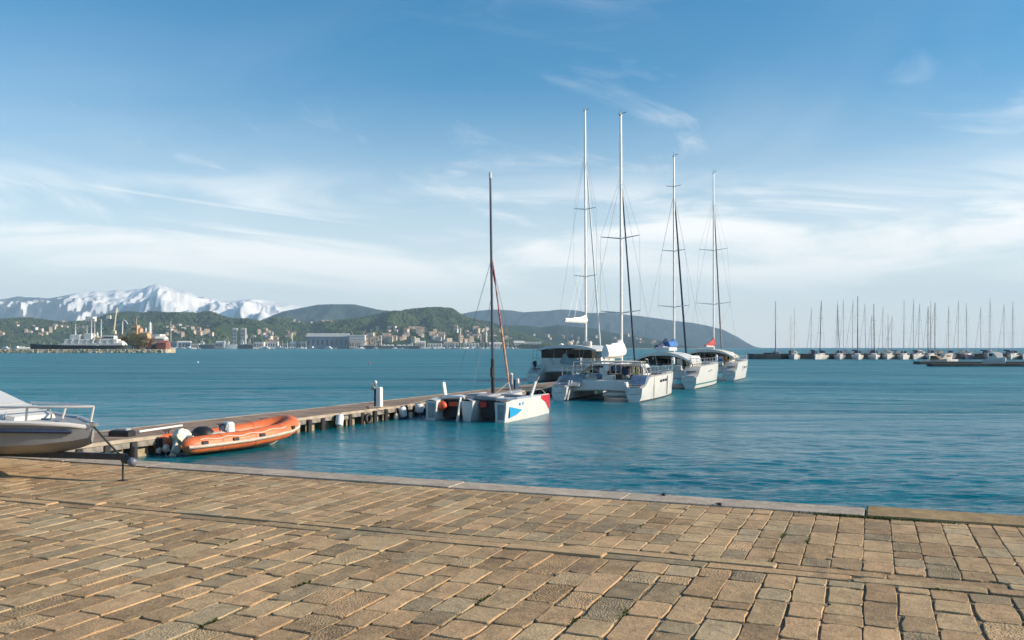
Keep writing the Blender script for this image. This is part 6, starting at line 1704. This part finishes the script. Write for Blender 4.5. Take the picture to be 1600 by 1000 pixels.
cluster(26, 262, 332, 509, 526, 'at the foot of the left wooded hill', 'houses below the left hill', 0.7, 1.15)
cluster(24, 385, 470, 519, 533, 'on the low slope left of the warehouse', 'houses left of the warehouse', 0.7, 1.2)
cluster(9, 455, 520, 497, 506, 'in the saddle below the far ridge', 'houses in the saddle', 0.6, 1.1)
cluster(46, 580, 690, 513, 534, 'on the slope below the middle green hill', 'houses below the middle hill', 0.75, 1.35, None, 1.5)
cluster(36, 690, 800, 514, 535, 'near the slim tower on the far shore', 'houses near the slim tower', 0.75, 1.3, None, 1.4)
cluster(24, 800, 1030, 521, 538, 'on the dark low coast behind the catamarans', 'houses on the low coast', 0.7, 1.1)
cluster(24, -20, 150, 505, 530, 'on the hillside behind the harbour ship', 'houses behind the ship', 0.7, 1.2)
building('hilltop_block', 133.5, 148, 494.5, 2900, 14, WHP, WHP, 'long white apartment block on the hill above the harbour ship', wins=(6, 2), yb=502)
building('hill_villa', 166, 172, 493, 3050, 10, WHP, ROOF, 'white villa near the top of the left wooded hill', 'villa', 'ridge_x', yb=498)
building('long_terrace', 336, 360, 517.5, 2760, 12, CREAM, WHP, 'long pale terrace building left of the twin grey towers', wins=(10, 2), yb=524)
def tower_block(px0, px1, y0, label):
    D = 2500
    r = building('grey_tower', px0, px1, y0, D, 14, GREYB, GREYB, label, 'tower', wins=(3, 5))
    W = (px1 - px0) / F * D; h = zpx(y0, D) - 1.8
    MB().prism([(-W * 0.5, h + 0.4), (W * 0.5, h + 0.4), (W * 0.55, h + 2.2), (-W * 0.2, h + 4.0)], 1, 12, 'y').build('head_house', WHP, r)
tower_block(362.5, 369.5, 514.5, 'left one of the twin grey towers on the far shore')
tower_block(375.5, 383, 514.5, 'right one of the twin grey towers on the far shore')
building('warehouse', 478.5, 544, 526, 2440, 30, BLUEG, GREYR, 'long blue-grey waterfront warehouse with pale roof', 'warehouse', 'ridge_x', ry=520.5, wins=(9, 1))
building('white_terminal', 545, 570, 523.5, 2430, 20, WHP, WHP, 'white terminal building right of the long warehouse', wins=(8, 2), yb=533)
building('brick_terminal', 546, 571, 533, 2428, 22, OCHP, ROOF, 'ochre lower wing under the white terminal building', wins=(7, 1))
for k, (px, y0, w_, m) in enumerate(((574, 522, 4, PINKP), (581, 520, 4.5, OCHP), (588, 526, 4, PINKP), (594, 524, 3.5, OCHP))):
    building('harbour_store', px - w_ / 2, px + w_ / 2, y0, 2450, 10, m, ROOF, ('pink', 'tall ochre', 'low pink', 'narrow ochre')[k] + ' harbour store to the right of the white terminal', 'store', wins=(2, 3))
def far_crane(px, y0, lean, label, m):
    D = 2440
    b0 = at(px, D, 1.8); top = at(px, D, zpx(y0, D)); tip = at(px + lean, D, zpx(y0 - 5, D))
    r = empty('dock_crane', b0); tag(r, label, 'crane', 'dock cranes on the far shore')
    h = top.z - 1.8
    for s in (-1, 1):
        MB().tube([(s * 4, 0, 0), (s * 1.2, 0, h * 0.6)], 0.7, 6).build('leg', m, r)
    MB().box((0, 0, h * 0.68), (5, 4, h * 0.18)).build('machine_house', m, r)
    MB().tube([(0, 0, h * 0.75), (tip.x - b0.x, 0, tip.z - 1.8)], [0.9, 0.45], 6).build('jib', m, r)
far_crane(553, 522, -4, 'dock crane rising behind the white terminal building', YELC)
far_crane(566, 519, 6, 'taller dock crane above the ochre harbour store', YELC)
far_crane(585, 520, 5, 'dock crane leaning right beside the harbour stores', ORW)
far_crane(390, 527, 5, 'dock crane right of the twin grey towers', GREYB)
far_crane(350, 530, 7, 'small dock crane left of the twin grey towers', SHIPW)
for k, (a, b_) in enumerate(((596, 615), (619, 642))):
    r = empty('white_marquee', at((a + b_) / 2, 2410, 1.8)); W = (b_ - a) / F * 2410
    tag(r, ('shorter', 'longer')[k] + ' white marquee on the far waterfront', 'marquee', 'white marquees')
    MB().box((0, 6, 3), (W * 0.96, 10, 6)).build('wall', mat('dark_marquee_side', (0.12, 0.13, 0.14), 0.8), r)
    for j in range(3):
        MB().prism([(-W / 6 * 1.02, 0), (W / 6 * 1.02, 0), (W / 6 * 0.5, 3.2), (0, 4.2), (-W / 6 * 0.5, 3.2)], 0, 12, 'y').build('canopy', WHITEC, r, None, ((-W / 3 + j * W / 3), 0, 6.0))
building('long_white_hall', 819, 846, 534, 2560, 14, WHP, WHP, 'long white hall on the shore left of the far catamaran', 'hall', wins=(7, 1))
building('blue_white_shed', 803, 819, 536, 2550, 14, GREYR, WHP, 'pale blue shed with pitched roof left of the long white hall', 'shed', 'ridge_x', ry=532.5)
mast_thing('slim_tower', [at(719.5, 2520, 1.8), at(719.5, 2520, zpx(513, 2520))], 2.2, WHP, 'slim white tower on the far shore', 'tower')
mast_thing('pale_campanile', [at(759.5, 2540, 1.8), at(759.5, 2540, zpx(518, 2540))], 4.0, CREAM, 'stout cream bell tower behind the trimaran mast', 'tower', lambda r: MB().tube([(0, 0, zpx(518, 2540) - 1.8), (0, 0, zpx(515, 2540) - 1.8)], [3.6, 0.4], 8).build('spire', ROOF, r))
mast_thing('red_chimney', [at(751, 2530, 1.8), at(751, 2530, zpx(521, 2530))], 2.4, PINKP, 'red brick chimney beside the cream bell tower', 'chimney')
mast_thing('pale_chimney', [at(456.5, 2500, 1.8), at(456.5, 2500, zpx(520, 2500))], 2.2, YELC, 'pale chimney left of the long warehouse', 'chimney')
mast_thing('far_mast', [at(267, 2480, 1.8), at(267, 2480, zpx(502, 2480))], 1.3, YELC, 'thin pale mast above the houses right of the jetty', 'mast')
for k, (a, b_, y0, m, lab) in enumerate(((262, 276, 534, BLUEG, 'blue shed on the waterfront right of the jetty'), (277, 297, 535, BLUEG, 'long blue boat shed on the waterfront'), (299, 311, 537, CREAM, 'cream shed left of the dark freighter'), (337, 350, 535, GREYR, 'grey waterfront store left of the white barge'), (398, 412, 534.5, WHP, 'white boathouse right of the dark tugboat'), (414, 434, 534, WHP, 'widest white boathouse on the far shore'), (437, 449, 537, GREYB, 'low grey boathouse between white boathouses on the far shore'), (452, 462, 535.5, WHP, 'small white store left of the warehouse'), (464, 477, 534, CREAM, 'cream house next to the long warehouse'),
                          (650, 664, 535, OCHP, 'ochre waterfront house above the white yachts'), (668, 690, 536.5, WHP, 'low white hall behind the white yachts'), (693, 716, 536, GREYR, 'grey hall left of the slim tower'), (724, 748, 536, WHP, 'white hall right of the slim tower'), (764, 786, 537, CREAM, 'long cream hall right of the bell tower'))):
    building('waterfront_shed', a, b_, y0, 2440 + (k % 3) * 14, 14, m, ROOF if k % 3 == 2 else WHP, lab, 'shed', 'ridge_x' if k % 2 else 'flat', ry=y0 - 2.2, wins=(5, 1))
# freighters and tugs along the far quay
def freighter(px0, px1, label, hm, name='freighter', yt=536.5):
    D = 2366.0; xm = ((px0 + px1) / 2 - 800) / F * D; W = (px1 - px0) / F * D; zt = zpx(yt + 2, D)
    r = empty(name, (xm, D, 0)); tag(r, label, 'ship', 'ships along the far quay')
    rr = []
    for (t, w_, z) in ((-0.5, 2.2, zt), (-0.42, 4, zt), (0.35, 4, zt), (0.46, 2.4, zt * 1.1), (0.5, 0.2, zt * 1.2)):
        rr.append([(t * W, -w_, z), (t * W, -w_ * 0.8, 0), (t * W, w_ * 0.8, 0), (t * W, w_, z)])
    MB().loft(rr, True, True, True).build('hull', hm, r, 30)
    s_ = MB().box((-W * 0.30, 0, zt + 4), (W * 0.22, 6, 8), ch=0.4).build('superstructure', SHIPW, r)
    MB().box((-W * 0.30, -3.05, zt + 5.8), (W * 0.18, 0.2, 1.2)).build('bridge_window', GLASS, s_)
    MB().tube([(-W * 0.28, 0, zt + 8), (-W * 0.28, 0, zt + 17)], 0.5, 6).build('mast', SHIPW, r)
    MB().box((W * 0.12, 0, zt + 1.0), (W * 0.5, 5.5, 2), ch=0.2).build('hatch', GREYB, r)
    MB().tube([(W * 0.1, 0, zt + 1), (W * 0.22, 0, zt + 10)], 0.5, 6).build('derrick', YELC, r)
freighter(311, 336, 'dark freighter moored left of the twin grey towers', SHIPB)
freighter(374, 396, 'dark tugboat moored below the right grey tower', SHIPB, 'tugboat')
freighter(352, 372, 'pale barge moored below the left grey tower', SHIPW, 'barge')
freighter(560, 590, 'long dark barge lying in front of the white terminal', SHIPB, 'barge', 538.5)
freighter(640, 656, 'small dark ferry left of the white yachts', SHIPB, 'ferry', 538.5)
# white yachts in the far marina
def yacht_meshes():
    out = []
    for (L, hs__, mast_) in ((12, 1.0, 0), (15, 1.2, 16), (10, 0.9, 13), (18, 1.5, 0)):
        m = MB()
        rr = [[(t * L, -w_, z), (t * L, -w_ * 0.7, 0), (t * L, w_ * 0.7, 0), (t * L, w_, z)] for (t, w_, z) in ((-0.5, L * 0.13, L * 0.12), (0.2, L * 0.14, L * 0.13), (0.45, L * 0.05, L * 0.16), (0.5, 0.1, L * 0.17))]
        m.loft(rr, True, True, True, 0)
        m.box((-L * 0.08, 0, L * 0.19), (L * 0.42, L * 0.2, L * 0.13), 0, None, 0.85)
        m.box((-L * 0.08, -L * 0.104, L * 0.20), (L * 0.3, 0.1, L * 0.05), 1)
        if mast_: m.tube([(0, 0, L * 0.15), (0, 0, mast_)], 0.28, 6, True, 0)
        o = m.build('moored_yacht', [WHITE, GLASS]); out.append(o.data); bpy.data.objects.remove(o)
    return out
YM = yacht_meshes(); ry_ = random.Random(9)
def yachts(n, x0, x1, label, group, d0=2330, d1=2372):
    made = []
    for k in range(n):
        px = x0 + (x1 - x0) * (k + ry_.uniform(0.1, 0.9)) / n
        o = bpy.data.objects.new('moored_yacht', YM[ry_.randrange(4)]); COL.objects.link(o)
        o.location = at(px, ry_.uniform(d0, d1), 0); o.rotation_euler = (0, 0, ry_.uniform(-0.7, 0.7) + (math.pi if ry_.random() < 0.5 else 0)); o.scale = [ry_.uniform(0.9, 1.6)] * 3
        tag(o, label, 'yacht', group); made.append(o)
    number_from_left(made, lambda o: 'small white yacht', label)
yachts(10, 262, 312, 'at the far quay right of the jetty', 'boats right of the jetty')
yachts(22, 394, 478, 'at the far quay left of the warehouse', 'boats left of the warehouse')
yachts(8, 480, 640, 'in front of the warehouse and marquees', 'boats by the warehouse', 2320, 2360)
yachts(46, 656, 806, 'crowded into the far marina', 'yachts in the far marina')
yachts(12, 0, 130, 'at the far quay behind the ship', 'boats behind the ship', 2350, 2370)
# shore trees between the buildings
rt = random.Random(12)
vs, fs = [], []
tv = []
for _ in range(420):
    px = rt.uniform(255, 860); D = rt.uniform(2470, 2620); x = (px - 800) / F * D
    s = rt.uniform(3, 6.5)
    for _k in range(14):
        c = Vector((x + rt.gauss(0, s * 0.5), D + rt.gauss(0, s * 0.5), 2 + s * rt.uniform(0.3, 1.7)))
        for _j in range(3):
            a = Vector((rt.gauss(0, 1), rt.gauss(0, 1), rt.gauss(0, 1))).normalized() * s * 0.42; b_ = a.orthogonal().normalized() * s * 0.42
            i = len(vs); vs.extend([tuple(c - a), tuple(c + b_), tuple(c + a), tuple(c - b_)]); fs.append((i, i + 1, i + 2, i + 3)); tv.append(0)
o = MB().add(vs, fs).build('shore_trees', mat('dark_tree_leaves', (0.04, 0.055, 0.018), 0.9, var=0.4, vscale=0.05))
tag(o, 'dark trees growing in a belt behind the far waterfront', 'trees', kind='stuff')
